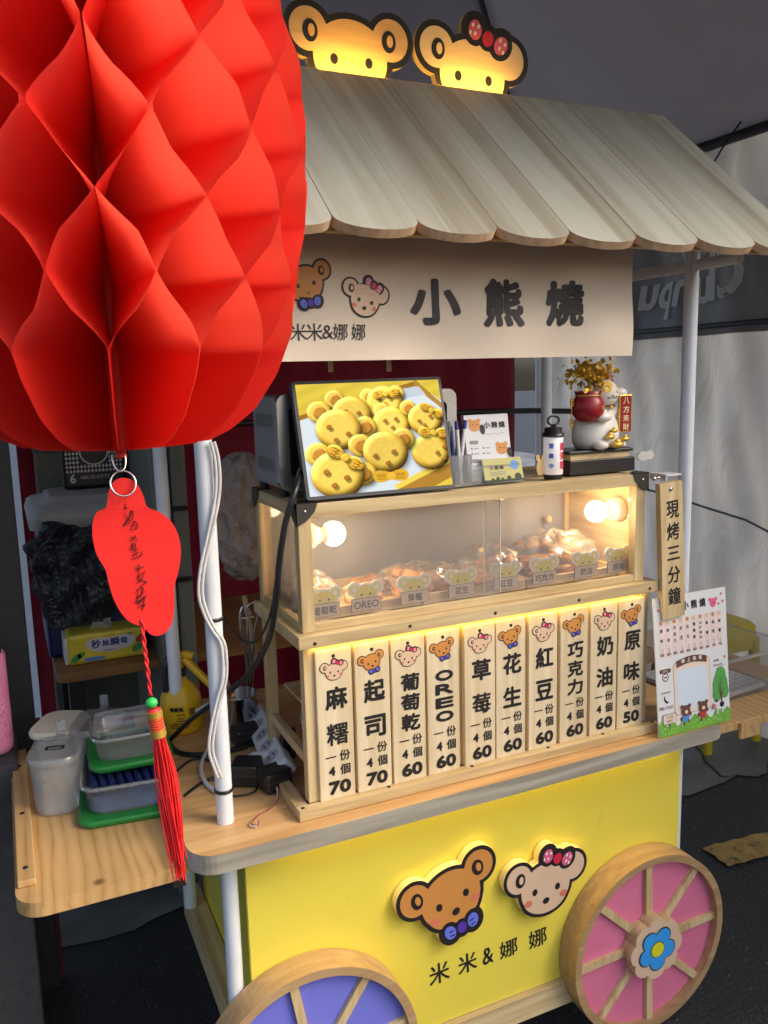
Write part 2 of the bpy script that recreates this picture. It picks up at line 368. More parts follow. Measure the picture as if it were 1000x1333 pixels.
# ------------------------------------------------------------------ materials
pine = wood('pine', srgb(188, 160, 112), srgb(222, 198, 150), 'x', .35, .05)
pine_z = wood('pine_upright', srgb(188, 160, 112), srgb(222, 198, 150), 'z', .35, .05)
pine_y = wood('pine_depth', srgb(180, 150, 105), srgb(216, 190, 142), 'y', .35, .05)
board_w = wood('menu_wood', srgb(214, 192, 150), srgb(232, 214, 178), 'z', .3, .03)
roof_old = wood('roof_wood', srgb(172, 164, 142), srgb(194, 186, 164), 'slope', .12, .15, .55, .7, .06)
def roof_material():
    m, N, L, p = new_mat('roof_planks'); tc = N.new('ShaderNodeTexCoord'); sx = N.new('ShaderNodeSeparateXYZ'); L.new(tc.outputs['Object'], sx.inputs[0])
    fl = N.new('ShaderNodeMath'); fl.operation = 'MULTIPLY_ADD'; fl.inputs[1].default_value = 1 / .0475; fl.inputs[2].default_value = .55; L.new(sx.outputs['X'], fl.inputs[0]); f2 = N.new('ShaderNodeMath'); f2.operation = 'FLOOR'; L.new(fl.outputs[0], f2.inputs[0])
    wn = N.new('ShaderNodeTexWhiteNoise'); wn.noise_dimensions = '1D'; L.new(f2.outputs[0], wn.inputs['W'])
    mp = N.new('ShaderNodeMapping'); mp.inputs['Scale'].default_value = (26, 1.3, 1.3); L.new(tc.outputs['Object'], mp.inputs[0]); n = N.new('ShaderNodeTexNoise'); n.inputs['Scale'].default_value = 1.6; n.inputs['Detail'].default_value = 5; n.inputs['Distortion'].default_value = .5; L.new(mp.outputs[0], n.inputs['Vector'])
    a = N.new('ShaderNodeMath'); a.operation = 'MULTIPLY_ADD'; a.inputs[1].default_value = .55; L.new(wn.outputs['Value'], a.inputs[0]); L.new(n.outputs['Fac'], a.inputs[2])
    cr = N.new('ShaderNodeValToRGB'); cr.color_ramp.elements[0].position = .35; cr.color_ramp.elements[1].position = 1.0; cr.color_ramp.elements[0].color = (*srgb(142, 134, 114), 1); cr.color_ramp.elements[1].color = (*srgb(182, 181, 166), 1); L.new(a.outputs[0], cr.inputs[0])
    bn = N.new('ShaderNodeTexNoise'); bn.inputs['Scale'].default_value = 3.5; bn.inputs['Detail'].default_value = 6; L.new(tc.outputs['Object'], bn.inputs['Vector']); mr = N.new('ShaderNodeMapRange'); mr.inputs['To Min'].default_value = .86; mr.inputs['To Max'].default_value = 1.12; L.new(bn.outputs['Fac'], mr.inputs['Value'])
    hv = N.new('ShaderNodeHueSaturation'); L.new(cr.outputs[0], hv.inputs['Color']); L.new(mr.outputs[0], hv.inputs['Value']); L.new(hv.outputs[0], p.inputs['Base Color']); p.inputs['Roughness'].default_value = .5; bump(N, L, p, n.outputs['Fac'], .08, .0006); return m
roof_w = roof_material(); roof_end = wood('roof_end_grain', srgb(186, 150, 116), srgb(214, 182, 148), 'z', .3, .06)
oak = wood('counter_top', srgb(196, 150, 96), srgb(222, 180, 124), 'x', .35, .03, .4)
edge_w = wood('counter_edge', srgb(146, 140, 124), srgb(180, 172, 154), 'x', .6, .03)
knotty = wood('knotty_pine', srgb(158, 116, 64), srgb(204, 166, 110), 'y', 1.3, .05, .45, .8)
knotty = cathedral('knotty_pine_planks', srgb(166, 120, 66), srgb(206, 168, 112))
brownw = wood('shelf_brown', srgb(120, 84, 48), srgb(150, 108, 66), 'x', .4, .05)
rimw = wood('rim_wood', srgb(166, 132, 92), srgb(190, 156, 112), 'x', .3, .05)
WHITE = mat('white_paint', (.74, .77, .8), .35, amt=.03)
def panel_paint():
    m, N, L, p = new_mat('yellow_panel'); c, f, vec = vary(N, L, (.84, .70, .085), .03, 3)
    n = N.new('ShaderNodeTexNoise'); n.inputs['Scale'].default_value = 9; n.inputs['Detail'].default_value = 12; n.inputs['Roughness'].default_value = .75; L.new(vec, n.inputs['Vector'])
    mr = N.new('ShaderNodeMapRange'); mr.inputs['From Min'].default_value = .35; mr.inputs['From Max'].default_value = .7; mr.inputs['To Min'].default_value = .24; mr.inputs['To Max'].default_value = .50; L.new(n.outputs['Fac'], mr.inputs['Value']); L.new(mr.outputs[0], p.inputs['Roughness'])
    v = N.new('ShaderNodeTexVoronoi'); v.inputs['Scale'].default_value = 42; L.new(vec, v.inputs['Vector']); wn = N.new('ShaderNodeTexWhiteNoise'); L.new(v.outputs['Color'], wn.inputs['Vector'])
    g = N.new('ShaderNodeMath'); g.operation = 'GREATER_THAN'; g.inputs[1].default_value = .97; L.new(wn.outputs['Value'], g.inputs[0]); l = N.new('ShaderNodeMath'); l.operation = 'LESS_THAN'; l.inputs[1].default_value = .09; L.new(v.outputs['Distance'], l.inputs[0])
    a = N.new('ShaderNodeMath'); a.operation = 'MULTIPLY'; L.new(g.outputs[0], a.inputs[0]); L.new(l.outputs[0], a.inputs[1]); mx = N.new('ShaderNodeMix'); mx.data_type = 'RGBA'; L.new(a.outputs[0], mx.inputs['Factor']); L.new(c, mx.inputs['A']); mx.inputs['B'].default_value = (.42, .33, .06, 1)
    L.new(mx.outputs['Result'], p.inputs['Base Color']); bump(N, L, p, n.outputs['Fac'], .05, .001); return m
YEL = panel_paint()
PINK = mat('pink_panel', srgb(224, 122, 154), .4, amt=.02); LILAC = mat('lilac_panel', srgb(118, 122, 216), .4, amt=.02)
BLK = mat('black_plastic', (.012, .012, .013), .35); INKM = mat('ink', (.012, .010, .010), .55, amt=.1)
INK.update(ink=INKM, boy=mat('bear_orange', srgb(206, 140, 70), .5, amt=.02), girl=mat('bear_cream', srgb(222, 190, 158), .5, amt=.02),
           blush=mat('blush', srgb(216, 122, 96), .5, amt=.02), blue=mat('bow_blue', srgb(106, 120, 222), .5), violet=mat('bow_violet', srgb(86, 52, 170), .5),
           pink=mat('bow_pink', srgb(222, 98, 132), .5), red=mat('bow_red', srgb(206, 38, 66), .5), white=mat('dot_white', (.8, .8, .8), .5))
STEEL = mat('steel', (.55, .55, .56), .18, 1); GOLD = mat('gold', srgb(232, 190, 84), .38, .65, amt=.2, scale=60)
BRKT = mat('bracket_metal', (.10, .09, .075), .35, .8)
GLASS = glassy('acrylic', (.97, .95, .93), .10, .08)
CLEAR = glassy('clear_plastic', (.93, .94, .94), .16, .12, .12)
LEDR = emit('ridge_strip', (1, .56, .08), 34)
LEDY = emit('warm_strip', (1, .70, .12), 20)
RED = None

# ------------------------------------------------------------------ ground
def ground_material():
    m, N, L, p = new_mat('asphalt')
    tc = N.new('ShaderNodeTexCoord')
    n = N.new('ShaderNodeTexNoise'); n.inputs['Scale'].default_value = 130; n.inputs['Detail'].default_value = 8; L.new(tc.outputs['Object'], n.inputs['Vector'])
    v = N.new('ShaderNodeTexVoronoi'); v.inputs['Scale'].default_value = 95; v.inputs['Randomness'].default_value = 1; dn = N.new('ShaderNodeTexNoise'); dn.inputs['Scale'].default_value = 160; L.new(tc.outputs['Object'], dn.inputs['Vector']); dm = N.new('ShaderNodeMix'); dm.data_type = 'RGBA'; dm.inputs['Factor'].default_value = .012; L.new(tc.outputs['Object'], dm.inputs['A']); L.new(dn.outputs['Color'], dm.inputs['B']); L.new(dm.outputs['Result'], v.inputs['Vector'])
    cr = N.new('ShaderNodeValToRGB'); cr.color_ramp.elements[0].color = (.008, .008, .009, 1); cr.color_ramp.elements[1].color = (.060, .060, .061, 1)
    cr.color_ramp.elements[0].position = .35; cr.color_ramp.elements[1].position = .8; L.new(n.outputs['Fac'], cr.inputs[0])
    wn = N.new('ShaderNodeTexWhiteNoise'); L.new(v.outputs['Color'], wn.inputs['Vector'])
    gt = N.new('ShaderNodeMath'); gt.operation = 'GREATER_THAN'; gt.inputs[1].default_value = .945; L.new(wn.outputs['Value'], gt.inputs[0])
    lt = N.new('ShaderNodeMath'); lt.operation = 'LESS_THAN'; lt.inputs[1].default_value = .30; L.new(v.outputs['Distance'], lt.inputs[0])
    an = N.new('ShaderNodeMath'); an.operation = 'MULTIPLY'; L.new(gt.outputs[0], an.inputs[0]); L.new(lt.outputs[0], an.inputs[1])
    mx = N.new('ShaderNodeMix'); mx.data_type = 'RGBA'; L.new(an.outputs[0], mx.inputs['Factor']); L.new(cr.outputs[0], mx.inputs['A']); mx.inputs['B'].default_value = (.12, .12, .118, 1)
    L.new(mx.outputs['Result'], p.inputs['Base Color']); p.inputs['Roughness'].default_value = .62; bump(N, L, p, n.outputs['Fac'], .7, .006)
    m2, N, L, p = new_mat('old_concrete')
    c, f, vec = vary(N, L, (.15, .148, .14), .5, 3.2, detail=9)
    L.new(c, p.inputs['Base Color']); p.inputs['Roughness'].default_value = .5; bump(N, L, p, f, .5, .02)
    return m, m2
asphalt, concrete = ground_material()
def road_paint():
    m, N, L, p = new_mat('worn_road_paint'); tc = N.new('ShaderNodeTexCoord'); n = N.new('ShaderNodeTexNoise'); n.inputs['Scale'].default_value = 26; n.inputs['Detail'].default_value = 10; n.inputs['Roughness'].default_value = .7; L.new(tc.outputs['Object'], n.inputs['Vector'])
    cr = N.new('ShaderNodeValToRGB'); e = cr.color_ramp.elements; e[0].position = .36; e[0].color = (.03, .028, .024, 1); e[1].position = .46; e[1].color = (*srgb(160, 128, 66), 1); q = e.new(.7); q.color = (*srgb(196, 164, 92), 1)
    L.new(n.outputs['Fac'], cr.inputs[0]); L.new(cr.outputs[0], p.inputs['Base Color']); p.inputs['Roughness'].default_value = .7; bump(N, L, p, n.outputs['Fac'], .6, .006); return m
struct(MB().grid(lambda u, v: ((u - .5) * 120, (v - .5) * 120, GZ), 6, 6, asphalt, False), 'ground')
mb = MB(); ln = []
rg = random.Random(3); x = -9.0
while x < 9: ln.append((x, 2.21 - .03 * x + rg.uniform(-.03, .03) + .05 * math.sin(x * 2.1))); x += rg.uniform(.05, .14)
mb.prism([[(a, b) for a, b in ln] + [(9, 14), (-9, 14)]], GZ + .004, None, concrete, None, lambda u, v, d: (u, v, d)); ck = [(at(x, y, 2, GZ).x, at(x, y, 2, GZ).y) for x, y in ((903, 968), (908, 976), (913, 980), (917, 992), (926, 1000), (931, 1004), (938, 1012), (950, 1013), (962, 1010))]
mb.prism([[(a + .004, b) for a, b in ck] + [(a - .006, b - .003) for a, b in ck[::-1]]], GZ + .007, None, INKM, None, lambda u, v, d: (u, v, d)); struct(mb, 'pavement')
mb = MB(); pts = [(at(px, py, 2, GZ).x, at(px, py, 2, GZ).y) for px, py in ((914, 1107), (921, 1105), (930, 1101), (941, 1100), (952, 1096), (966, 1094), (978, 1089), (993, 1087), (1010, 1083), (1100, 1062), (1100, 1092), (1040, 1107), (1018, 1113), (1004, 1115), (992, 1119), (981, 1121), (969, 1126), (958, 1127), (948, 1131), (943, 1126), (936, 1123), (931, 1117), (922, 1112))]
mb.prism([pts], GZ + .008, None, road_paint(), None, lambda u, v, d: (u, v, d)); struct(mb, 'road_marking')

# ------------------------------------------------------------------ tent
TX, TY, TZ = 2.77, 3.95, 2.52; AP = (.92, 2.1, 3.62); LX, FY = -1.6, .74
canopyM = mat('canopy_cloth', (.40, .40, .47), .7, amt=.08, scale=2, bmp=.2, bd=.02, trans=.03)
def tarp_material():
    m, N, L, p = new_mat('tarpaulin')
    c, f, vec = vary(N, L, (.50, .50, .49), .2, 2.4, detail=8, stretch=(1, 1.4, .6))
    n = N.new('ShaderNodeTexNoise'); n.inputs['Scale'].default_value = 5; n.inputs['Detail'].default_value = 6; n.inputs['Distortion'].default_value = 2.2; n.noise_type = 'RIDGED_MULTIFRACTAL'; L.new(vec, n.inputs['Vector'])
    L.new(c, p.inputs['Base Color']); p.inputs['Roughness'].default_value = .32; bump(N, L, p, n.outputs['Fac'], .8, .04)
    t = N.new('ShaderNodeBsdfTranslucent'); L.new(c, t.inputs[0]); mx = N.new('ShaderNodeMixShader'); mx.inputs[0].default_value = .22
    L.new(p.outputs[0], mx.inputs[1]); L.new(t.outputs[0], mx.inputs[2]); L.new(mx.outputs[0], N['Material Output'].inputs[0]); return m
TARP = tarp_material(); BAR = mat('dark_bar', (.035, .037, .042), .4, .3)
tent = thing('canopy_tent', 'dark grey canopy tent roof spanning above the food cart', 'tent', (TX, TY, GZ))
mb = MB()
cs = [(LX, FY, TZ), (TX, FY, TZ), (TX, TY, TZ), (LX, TY, TZ)]
for i in range(4):
    a, b, c = Vector(cs[i]), Vector(cs[(i + 1) % 4]), Vector(AP)
    mb.grid(lambda u, v: a.lerp(b, u).lerp(c, v) - Vector((0, 0, .10 * math.sin(math.pi * v) * math.sin(math.pi * u))), 16, 12, canopyM)
mb.build('canopy', tent)
for i in range(4): MB().tube([Vector(cs[i]) - Vector((0, 0, .02)), Vector(AP) - Vector((0, 0, .04))], .011, BAR).build('hip_rafter', tent)
for i in range(4): MB().tube([Vector(cs[i]) - Vector((0, 0, .01)), Vector(cs[(i + 1) % 4]) - Vector((0, 0, .01))], .022, BAR).build('eave_beam', tent)
for c in ((TX, TY), (LX, TY)): MB().tube([(c[0], c[1], GZ), (c[0], c[1], TZ)], .018, WHITE).build('tent_pole', tent)

def wav(y, z): return .022 * math.sin(y * 5.3 - z * 4.1 + math.sin(z * 3.3 + y)) + .035 * math.sin(y * 7 + 1.2 * math.sin(z * 2)) * (1 - .3 * z / 2.5) + .020 * math.sin(y * 17 + z * 3.1 + math.sin(z * 2.2)) + .010 * math.sin(z * 11 + y * 4) + .006 * math.sin(y * 37 - z * 9)
tarp = thing('tent_side_wall', 'wrinkled pale grey plastic tarpaulin wall on the right side of the tent', 'tarpaulin', (TX, 2, GZ))
mb = MB(); mb.grid(lambda u, v: (TX + .03 + wav(.55 + u * 3.4, v * 2.5) + (.0 if v > .1 else -.10 * (1 - v / .1) ** 2), .55 + u * 3.4, GZ + v * (TZ - GZ + .02)), 180, 110, TARP); mb.build('sheet', tarp); mb = MB(); mb.grid(lambda u, v: (TX + .03 + wav(-1.2 + u * 1.75, v * 2.5), -1.2 + u * 1.75, GZ + v * (TZ - GZ + .02)), 80, 40, TARP); mb.build('sheet', tarp)  # second sheet is an unseen stretch of wall added to block the sun
greyP = mat('print_grey', (.22, .22, .235), .45, amt=.06, trans=.35); paleP = mat('print_pale', (.78, .77, .75), .45, amt=.06, trans=.35)
FW = lambda y, z, d: (TX + .03 + wav(y, z - GZ) - d, y, z)
mb = MB()
mb.grid(lambda u, v: FW(2.0 + u * 1.25, 1.74 + v * .45, .010), 60, 20, greyP)
def wtext(body, px, py, h, m, d, bold=.03):
    p = at(px, py, 0, TX); text(mb, body, p.y, p.z, m, h=h, bold=bold, d=d, F=FW)
wtext('CI', 945, 355, .21, paleP, .024); wtext('unpu', 868, 390, .17, paleP, .022, .03)
for (px, py, wy, hz) in ((790, 520, .02, .22), (775, 500, .12, .03), (780, 522, .14, .025), (783, 545, .12, .025), (781, 568, .14, .025), (772, 535, .02, .12)):
    p = at(px, py, 0, TX); mb.grid(lambda u, v: FW(p.y - wy + 2 * wy * u, p.z - hz / 2 + hz * v, .016), 6, 6, greyP)
mb.build('reversed_print', tarp)
MB().tube([FW(.6 + k * .33, 1.772 - k * .0, .05) for k in range(11)], .014, BAR).build('cross_bar', tarp)
MB().tube([Vector(FW(3.3 - k * .2, 1.08 - k * .028, .03)) for k in range(12)], .005, mat('fold_line_grey', (.12, .125, .13), .6)).build('fold_line', tarp)  # dark tube added in place of the shaded line of a tarpaulin fold
MB().tube([at(965, 158, 0, TX - .05), at(944, 187, 0, TX - .07), at(929, 212, 0, TX - .04)], .004, BLK, 6).build('tie_cord', tarp)

redc = thing('red_curtain', 'dark red cloth hung across the back of the tent', 'curtain', (.4, 3.0, GZ))
REDC = mat('red_cloth', (.20, .008, .018), .75, amt=.2, scale=6, bmp=.3, bd=.01, trans=.35)
def cur(u, v):
    x = .04 + u * 1.94; z = GZ + .25 + v * 2.1
    return (x, 3.0 + .03 * math.sin(x * 16 + .6 * math.sin(z * 3)) + .012 * math.sin(x * 41 + z) + .05 * math.sin(x * 3.1), z)
mb = MB(); mb.grid(cur, 150, 30, REDC); mb.build('cloth', redc)
st = [Vector((-.7 + k * .3, 2.92 + .02 * math.sin(k * 2), 1.44 + .012 * math.sin(k * 1.7))) for k in range(11)]
MB().tube(st, .012, BLK, 8).build('strap', redc)
for k in (3, 6): MB().box(st[k] - Vector((.03, .02, .014)), st[k] + Vector((.03, .01, .014)), BLK, .004).build('buckle', redc)

# ------------------------------------------------------------------ food cart
cart = thing('food_cart', 'yellow wooden food cart with pitched board roof and decorative wagon wheels', 'food cart', (.83, 1.6, GZ))
CT = .82
def rrect(x0, y0, x1, y1, r, n=8):
    out = []
    for cx, cy, a0 in ((x1 - r, y0 + r, -90), (x1 - r, y1 - r, 0), (x0 + r, y1 - r, 90), (x0 + r, y0 + r, 180)):
        out += [(cx + r * math.cos(R(a0 + 90 * k / n)), cy + r * math.sin(R(a0 + 90 * k / n))) for k in range(n + 1)]
    return out
UP = lambda u, v, d: (u, v, d)
mb = MB(); mb.prism([rrect(.222, 1.286, 1.422, 1.99, .05)], CT, CT - .035, oak, edge_w, UP); counter = mb.build('counter', cart)
mb = MB(); mb.box((.330, 1.372, .262), (1.362, 1.384, .784), YEL, .001); mb.build('front_panel', cart)
mb = MB(); mb.box((.342, 1.387, .262), (.354, 1.85, .784), YEL); mb.build('side_panel', cart)
mb = MB(); mb.box((1.335, 1.387, .262), (1.347, 1.85, .784), YEL); mb.build('side_panel', cart)
mb = MB(); mb.box((.356, 1.84, .262), (1.333, 1.852, .784), YEL); mb.build('back_panel', cart)
mb = MB(); mb.box((.336, 1.360, .200), (1.36, 1.41, .260), pine, .002); mb.build('base_rail', cart)
mb = MB(); mb.box((.300, 1.415, .318), (.340, 1.90, .392), pine_y, .002); mb.build('base_rail', cart)
mb = MB(); mb.box((.36, 1.80, .200), (1.33, 1.838, .260), pine, .002); mb.build('base_rail', cart)
RT = lambda y: 1.84 + .86 * (min(y, 3.2 - y) - 1.2)          # underside height of the roof boards
for (x, y, zb) in ((.303, 1.388, .10), (1.366, 1.390, .10), (.303, 1.815, .392), (1.338, 1.87, .10)):
    zt = RT(y) - .02
    MB().tube([(x, y, zb), (x, y, zt)], .0145 if y > 1.6 else .0150, WHITE, 20).build('post', cart)
# roof
def roof_board(x0, x1, back):
    hw = (x1 - x0) / 2 - .0006; xc = (x0 + x1) / 2; L_ = math.hypot(.4, .344); tip = .036
    loop = [(xc - hw, L_), (xc - hw, 0.0)] + [(xc - hw * math.cos(math.pi * k / 14), -tip * math.sin(math.pi * k / 14) ** .8) for k in range(1, 14)] + [(xc + hw, 0.0), (xc + hw, L_)]
    c, s_ = .4 / L_, .344 / L_; jit = random.uniform(-.001, .001)
    def F(u, v, d):
        y = 1.2 + v * c + d * s_; z = 1.84 + v * s_ - d * c + jit
        return (u, 3.2 - y, z) if back else (u, y, z)
    m = MB(); m.prism([loop[::-1]], 0, .015, roof_w, roof_end, F); return m
NB = 9
for k in range(NB):
    for back in (0, 1): roof_board(1.469 - .1425 * (k + 1), 1.469 - .1425 * k, back).build('roof_board', cart)
mb = MB(); mb.box((.21, 1.24, 1.822), (1.44, 1.262, 1.848), pine); mb.build('roof_batten', cart)
mb = MB(); mb.box((.21, 1.938, 1.822), (1.44, 1.96, 1.848), pine); mb.build('roof_batten', cart)
for x in (.3, 1.366): mb = MB(); mb.tube([(x, 1.262, 1.815), (x, 1.938, 1.815)], .012, WHITE); mb.build('roof_tie', cart)
# bears standing on the ridge, lit by a strip at their feet
EDGE = mat('emblem_edge', srgb(238, 214, 160), .5)
plyB = wood('ply_boy', srgb(222, 178, 120), srgb(236, 198, 142), 'x', .4, .02); plyG = wood('ply_girl', srgb(228, 196, 150), srgb(240, 214, 172), 'x', .4, .02)
for kind, cx, s, m in (('boy', .677, .0755, plyB), ('girl', .949, .0755, plyG)):
    k_ = 1.640 / 1.59; mb = MB(); bear(mb, kind, cx * k_, 1.6 + .607 * k_, s * k_, 1.640, .0007, 0 if kind == 'boy' else -.03, .16, -.38, {kind: m}, .016, EDGE); mb.build('bear_sign', cart)
for a, b in ((.61, .78), (.89, 1.06)):
    mb = MB(); mb.box((a, 1.6050, 2.1770), (b, 1.6110, 2.1845), LEDR); mb.build('light_strip', cart)
# front emblems and lettering
for kind, cx, cz, s, rt in (('boy', .742, .556, .0665, .245), ('girl', .972, .511, .0610, -.035)):
    mb = MB(); bear(mb, kind, cx, cz, s, 1.352, .0006, rt, .13, None, None, .018, EDGE); mb.build('bear_emblem', cart)
mb = MB()
for ch, px, h, w_ in (('米', .722, .046, .046), ('米', .789, .044, .044), ('&', .839, .038, .026), ('娜', .891, .040, .044), ('娜', .966, .042, .046)):
    fat(mb, ch, px, .381, INKM, 1.3712, .0006, h=h, w=w_, rot=.05, n=6)
mb.build('lettering', cart)
mb = MB(); mb.box((.40, 1.362, .777), (1.33, 1.369, .7835), LEDY); mb.build('light_strip', cart)
# wheels
def scallop(r, a, n, ph=0, k=96): return [((r + a * abs(math.cos(n * t / 2 + ph)) ** .7) * math.cos(t), (r + a * abs(math.cos(n * t / 2 + ph)) ** .7) * math.sin(t)) for t in [2 * math.pi * q / k for q in range(k)]]
BLUEF = mat('flower_blue', srgb(60, 160, 236), .4, amt=.02); YELF = mat('flower_yellow', srgb(226, 222, 40), .4, amt=.02)
def wheel(cx, cz, disc_m, a0):
    r0 = .214; P2 = lambda l, o=(cx, cz): [(o[0] + x, o[1] + y) for x, y in l]
    w_ = MB(); w_.prism([P2(disc(0, 0, .2015, n=64))], 1.331, 1.368, disc_m); w_ = w_.build('wheel', cart)
    m = MB(); m.prism([P2(disc(0, 0, r0, n=96)), P2(disc(0, 0, .197, n=96))[::-1]], 1.312, 1.370, rimw, rimw); m.build('rim', w_)
    for k in range(8):
        a = a0 + k * math.pi / 4; c, s_ = math.cos(a), math.sin(a)
        q = [(.06, -.0085), (.199, -.0085), (.199, .0085), (.06, .0085)]
        m = MB(); m.prism([[(cx + x * c - y * s_, cz + x * s_ + y * c) for x, y in q]], 1.321, 1.3305, pine_z); m.build('spoke', w_)
    m = MB(); m.prism([P2(scallop(.064, .010, 8))], 1.298, 1.3305, INK['girl'], pine); m.build('hub', w_)
    m = MB(); m.prism([P2(scallop(.037, .017, 5, .6))], 1.2968, None, INKM); m.prism([P2(scallop(.0345, .0165, 5, .6))], 1.2962, None, BLUEF)
    m.prism([P2(disc(0, 0, .0195))], 1.2956, None, INKM); m.prism([P2(disc(0, 0, .0180))], 1.2950, None, YELF); m.build('flower', w_)
    return w_
wheel(1.237, .312, PINK, R(2)); wheel(.428, .312, LILAC, R(10))
# side shelves hinged to the cart
mb = MB(); mb.prism([rrect(-.047, 1.345, .236, 1.96, .045)], .782, .757, knotty, knotty, UP); shelf = mb.build('side_shelf', cart)
mb = MB(); mb.box((-.043, 1.40, .783), (-.014, 1.95, .795), knotty, .002); mb.build('batten', shelf)
for y in (1.44, 1.64, 1.86): mb = MB(); mb.lathe([(0, .0012), (.0045, .0012), (.0045, 0)], (-.029, y, .795), INKM, 12); mb.build('screw', shelf)
mb = MB(); mb.box((1.424, 1.335, .765), (1.86, 1.98, .785), knotty, .002); shelf2 = mb.build('side_shelf', cart)
mb = MB(); mb.box((1.50, 1.325, .745), (1.56, 1.334, .783), knotty, .001); mb.build('bracket', shelf2)
for y in (1.36, 1.78): mb = MB(); mb.box((.20, y, .735), (.222, y + .02, .756), BRKT); mb.build('bracket', shelf)

# cord wound round the left post
cc = thing('power_cable', 'white twin cord wound loosely round the left front post of the cart', 'cord', (.303, 1.388, CT))
CORD = mat('white_cord_mat', (.66, .64, .62), .45)
pp = [(274, 575), (280, 600), (281, 640), (272, 690), (261, 740), (259, 775), (266, 800), (276, 820), (288, 840), (290, 880), (283, 910), (276, 940), (272, 975), (279, 1000), (284, 1012)]
dy = [-.022, -.022, -.021, -.020, -.020, -.02, -.02, -.02, -.021, -.021, -.02, -.02, -.02, -.02, -.02]
for o_ in (0, 5):
    mb = MB(); mb.tube(smooth_path([at(x + o_, y, 1, 1.388 + d_) for (x, y), d_ in zip(pp, dy)], 6), .0028, CORD, 8); mb.build('strand', cc)
for px, py in ((283, 804), (291, 1027)):
    p = at(px, py, 1, 1.388); mb = MB(); mb.lathe([(.0155, -.003), (.0172, -.003), (.0172, .003), (.0155, .003)], (.303, 1.388, p.z), BLK, 24); mb.build('cable_tie', cc)

# banner
ban = thing('banner', 'beige cloth banner with two bear heads and large black lettering under the roof', 'banner', (.66, 1.32, 1.63))
CLOTH = mat('beige_cloth', srgb(226, 209, 186), .85, amt=.04, scale=400, bmp=.3, bd=.0006)
by = lambda x, z: 1.32 + .0035 * math.sin(x * 31 - z * 22 + 2 * math.sin(z * 9)) * (.4 + .6 * (1.863 - z) / .235) + .005 * math.sin(x * 9 + 1) + .003 * math.sin(x * 23 + z * 14) + .002 * math.sin(z * 40 + x * 7)
mb = MB(); mb.grid(lambda u, v: ((lambda x, z: (x, by(x, z), z))(.23 + u * .913, 1.628 + v * .235)), 80, 24, CLOTH)
mb.grid(lambda u, v: ((lambda x, z: (x, by(x, z) + .002, z))(.23 + u * .913, 1.628 + v * .235)), 80, 24, CLOTH); mb.build('cloth', ban)
FB = lambda u, v, d: (u, by(u, v) - .0012 + d, v)
mb = MB()
for ch, x, h, w_ in (('小', .711, .079, .096), ('熊', .851, .085, .084), ('燒', .984, .083, .084)): fat(mb, ch, x, 1.7265, INKM, 0, .0034, h=h - .006, w=w_ - .006, F=FB, n=12)
mb.build('title_lettering', ban); mb = MB()
for ch, x, h in (('米', .427, .028), ('米', .454, .028), ('米', .481, .028), ('&', .504, .022), ('娜', .527, .027), ('娜', .561, .027)):
    if x > .43: text(mb, ch, x, 1.675, INKM, h=h, F=FB)
mb.build('lettering', ban)
mb = MB(); bear(mb, 'girl', .573, 1.727, .0265, 0, .0003, -.20, .12, None, None, 0, None, FB); bear(mb, 'boy', .468, 1.752, .0285, 0, .0003, .2, .12, None, None, 0, None, FB); mb.build('bear_picture', ban)
mb = MB(); mb.tube([(.21, 1.326, 1.866), (1.40, 1.326, 1.866)], .006, BAR, 10); mb.build('rod', ban)
for px in (430, 506):
    mb = MB(); a = at(px, 465, 1, 1.40); mb.box((a.x - .004, 1.397, a.z - .026), (a.x + .004, 1.403, a.z + .05), pine_z, .001)
    single(mb, 'wooden_stick', (a.x, 1.4, a.z), 'short wooden stick hanging below the banner, ' + ('left of two' if px == 430 else 'right of two above the glowing screen'), 'stick')
# ------------------------------------------------------------------ display case on the counter
case = thing('display_case', 'pale wooden display case with clear front and rack of menu boards below', 'display case', (.83, 1.46, CT))
X0, X1, YF, YB = .432, 1.232, 1.319, 1.60
LWARM = emit('led_strip', (1, .68, .17), 14)
ZT = 1.388
mb = MB()
mb.box((X0 - .012, YF, CT + .001), (X1 + .012, YF + .022, CT + .021), pine, .0015); mb.box((X0 - .012, YB - .022, CT + .001), (X1 + .012, YB, CT + .021), pine, .0015)
mb.box((X0 - .0120, YF + .0222, CT + .0010), (X0 + .010, YB - .0222, CT + .0208), pine_y); mb.box((X1 - .010, YF + .0222, CT + .0010), (X1 + .012, YB - .0222, CT + .0208), pine_y)
base = mb.build('base_frame', case)
for x in (.43, .60, .78, .96, 1.10, 1.235):
    mb = MB(); mb.lathe([(0, .0008), (.0035, .0008), (.0035, 0)], (x, YF + .011, CT + .021), INKM, 12); mb.build('screw', base)
for x0 in (.446, 1.203):
    for y0 in (1.341, YB - .026): mb = MB(); mb.box((x0, y0, CT + .0212), (x0 + .022, y0 + .022, 1.1365), pine_z, .001); mb.build('rack_post', case)
for x0 in (.450, 1.207): mb = MB(); mb.box((x0, 1.3632, .905), (x0 + .014, YB - .0262, .925), pine_y, .001); mb.build('rack_rail', case)
mb = MB(); mb.box((.4685, 1.347, CT + .0212), (1.2025, 1.353, 1.136), pine_z); mb.build('rack_back', case)
mb = MB(); mb.box((X0, YF, 1.137), (X1, YB, 1.160), pine, .0015); ledge = mb.build('ledge', case)
for px, py in ((410, 838), (534, 815), (645, 798), (754, 781), (846, 766)):
    p = at(px, py, 1, YF); mb = MB(); mb.lathe([(0, -.0008), (.0032, -.0008), (.0032, 0)], (p.x, YF, p.z), INKM, 12, 'y'); mb.build('screw', ledge)
mb = MB(); mb.box((X0 + .03, YF + .010, 1.1342), (X1 - .03, YF + .0145, 1.1366), LWARM); mb.build('light_strip', case)
mb = MB(); f = .024
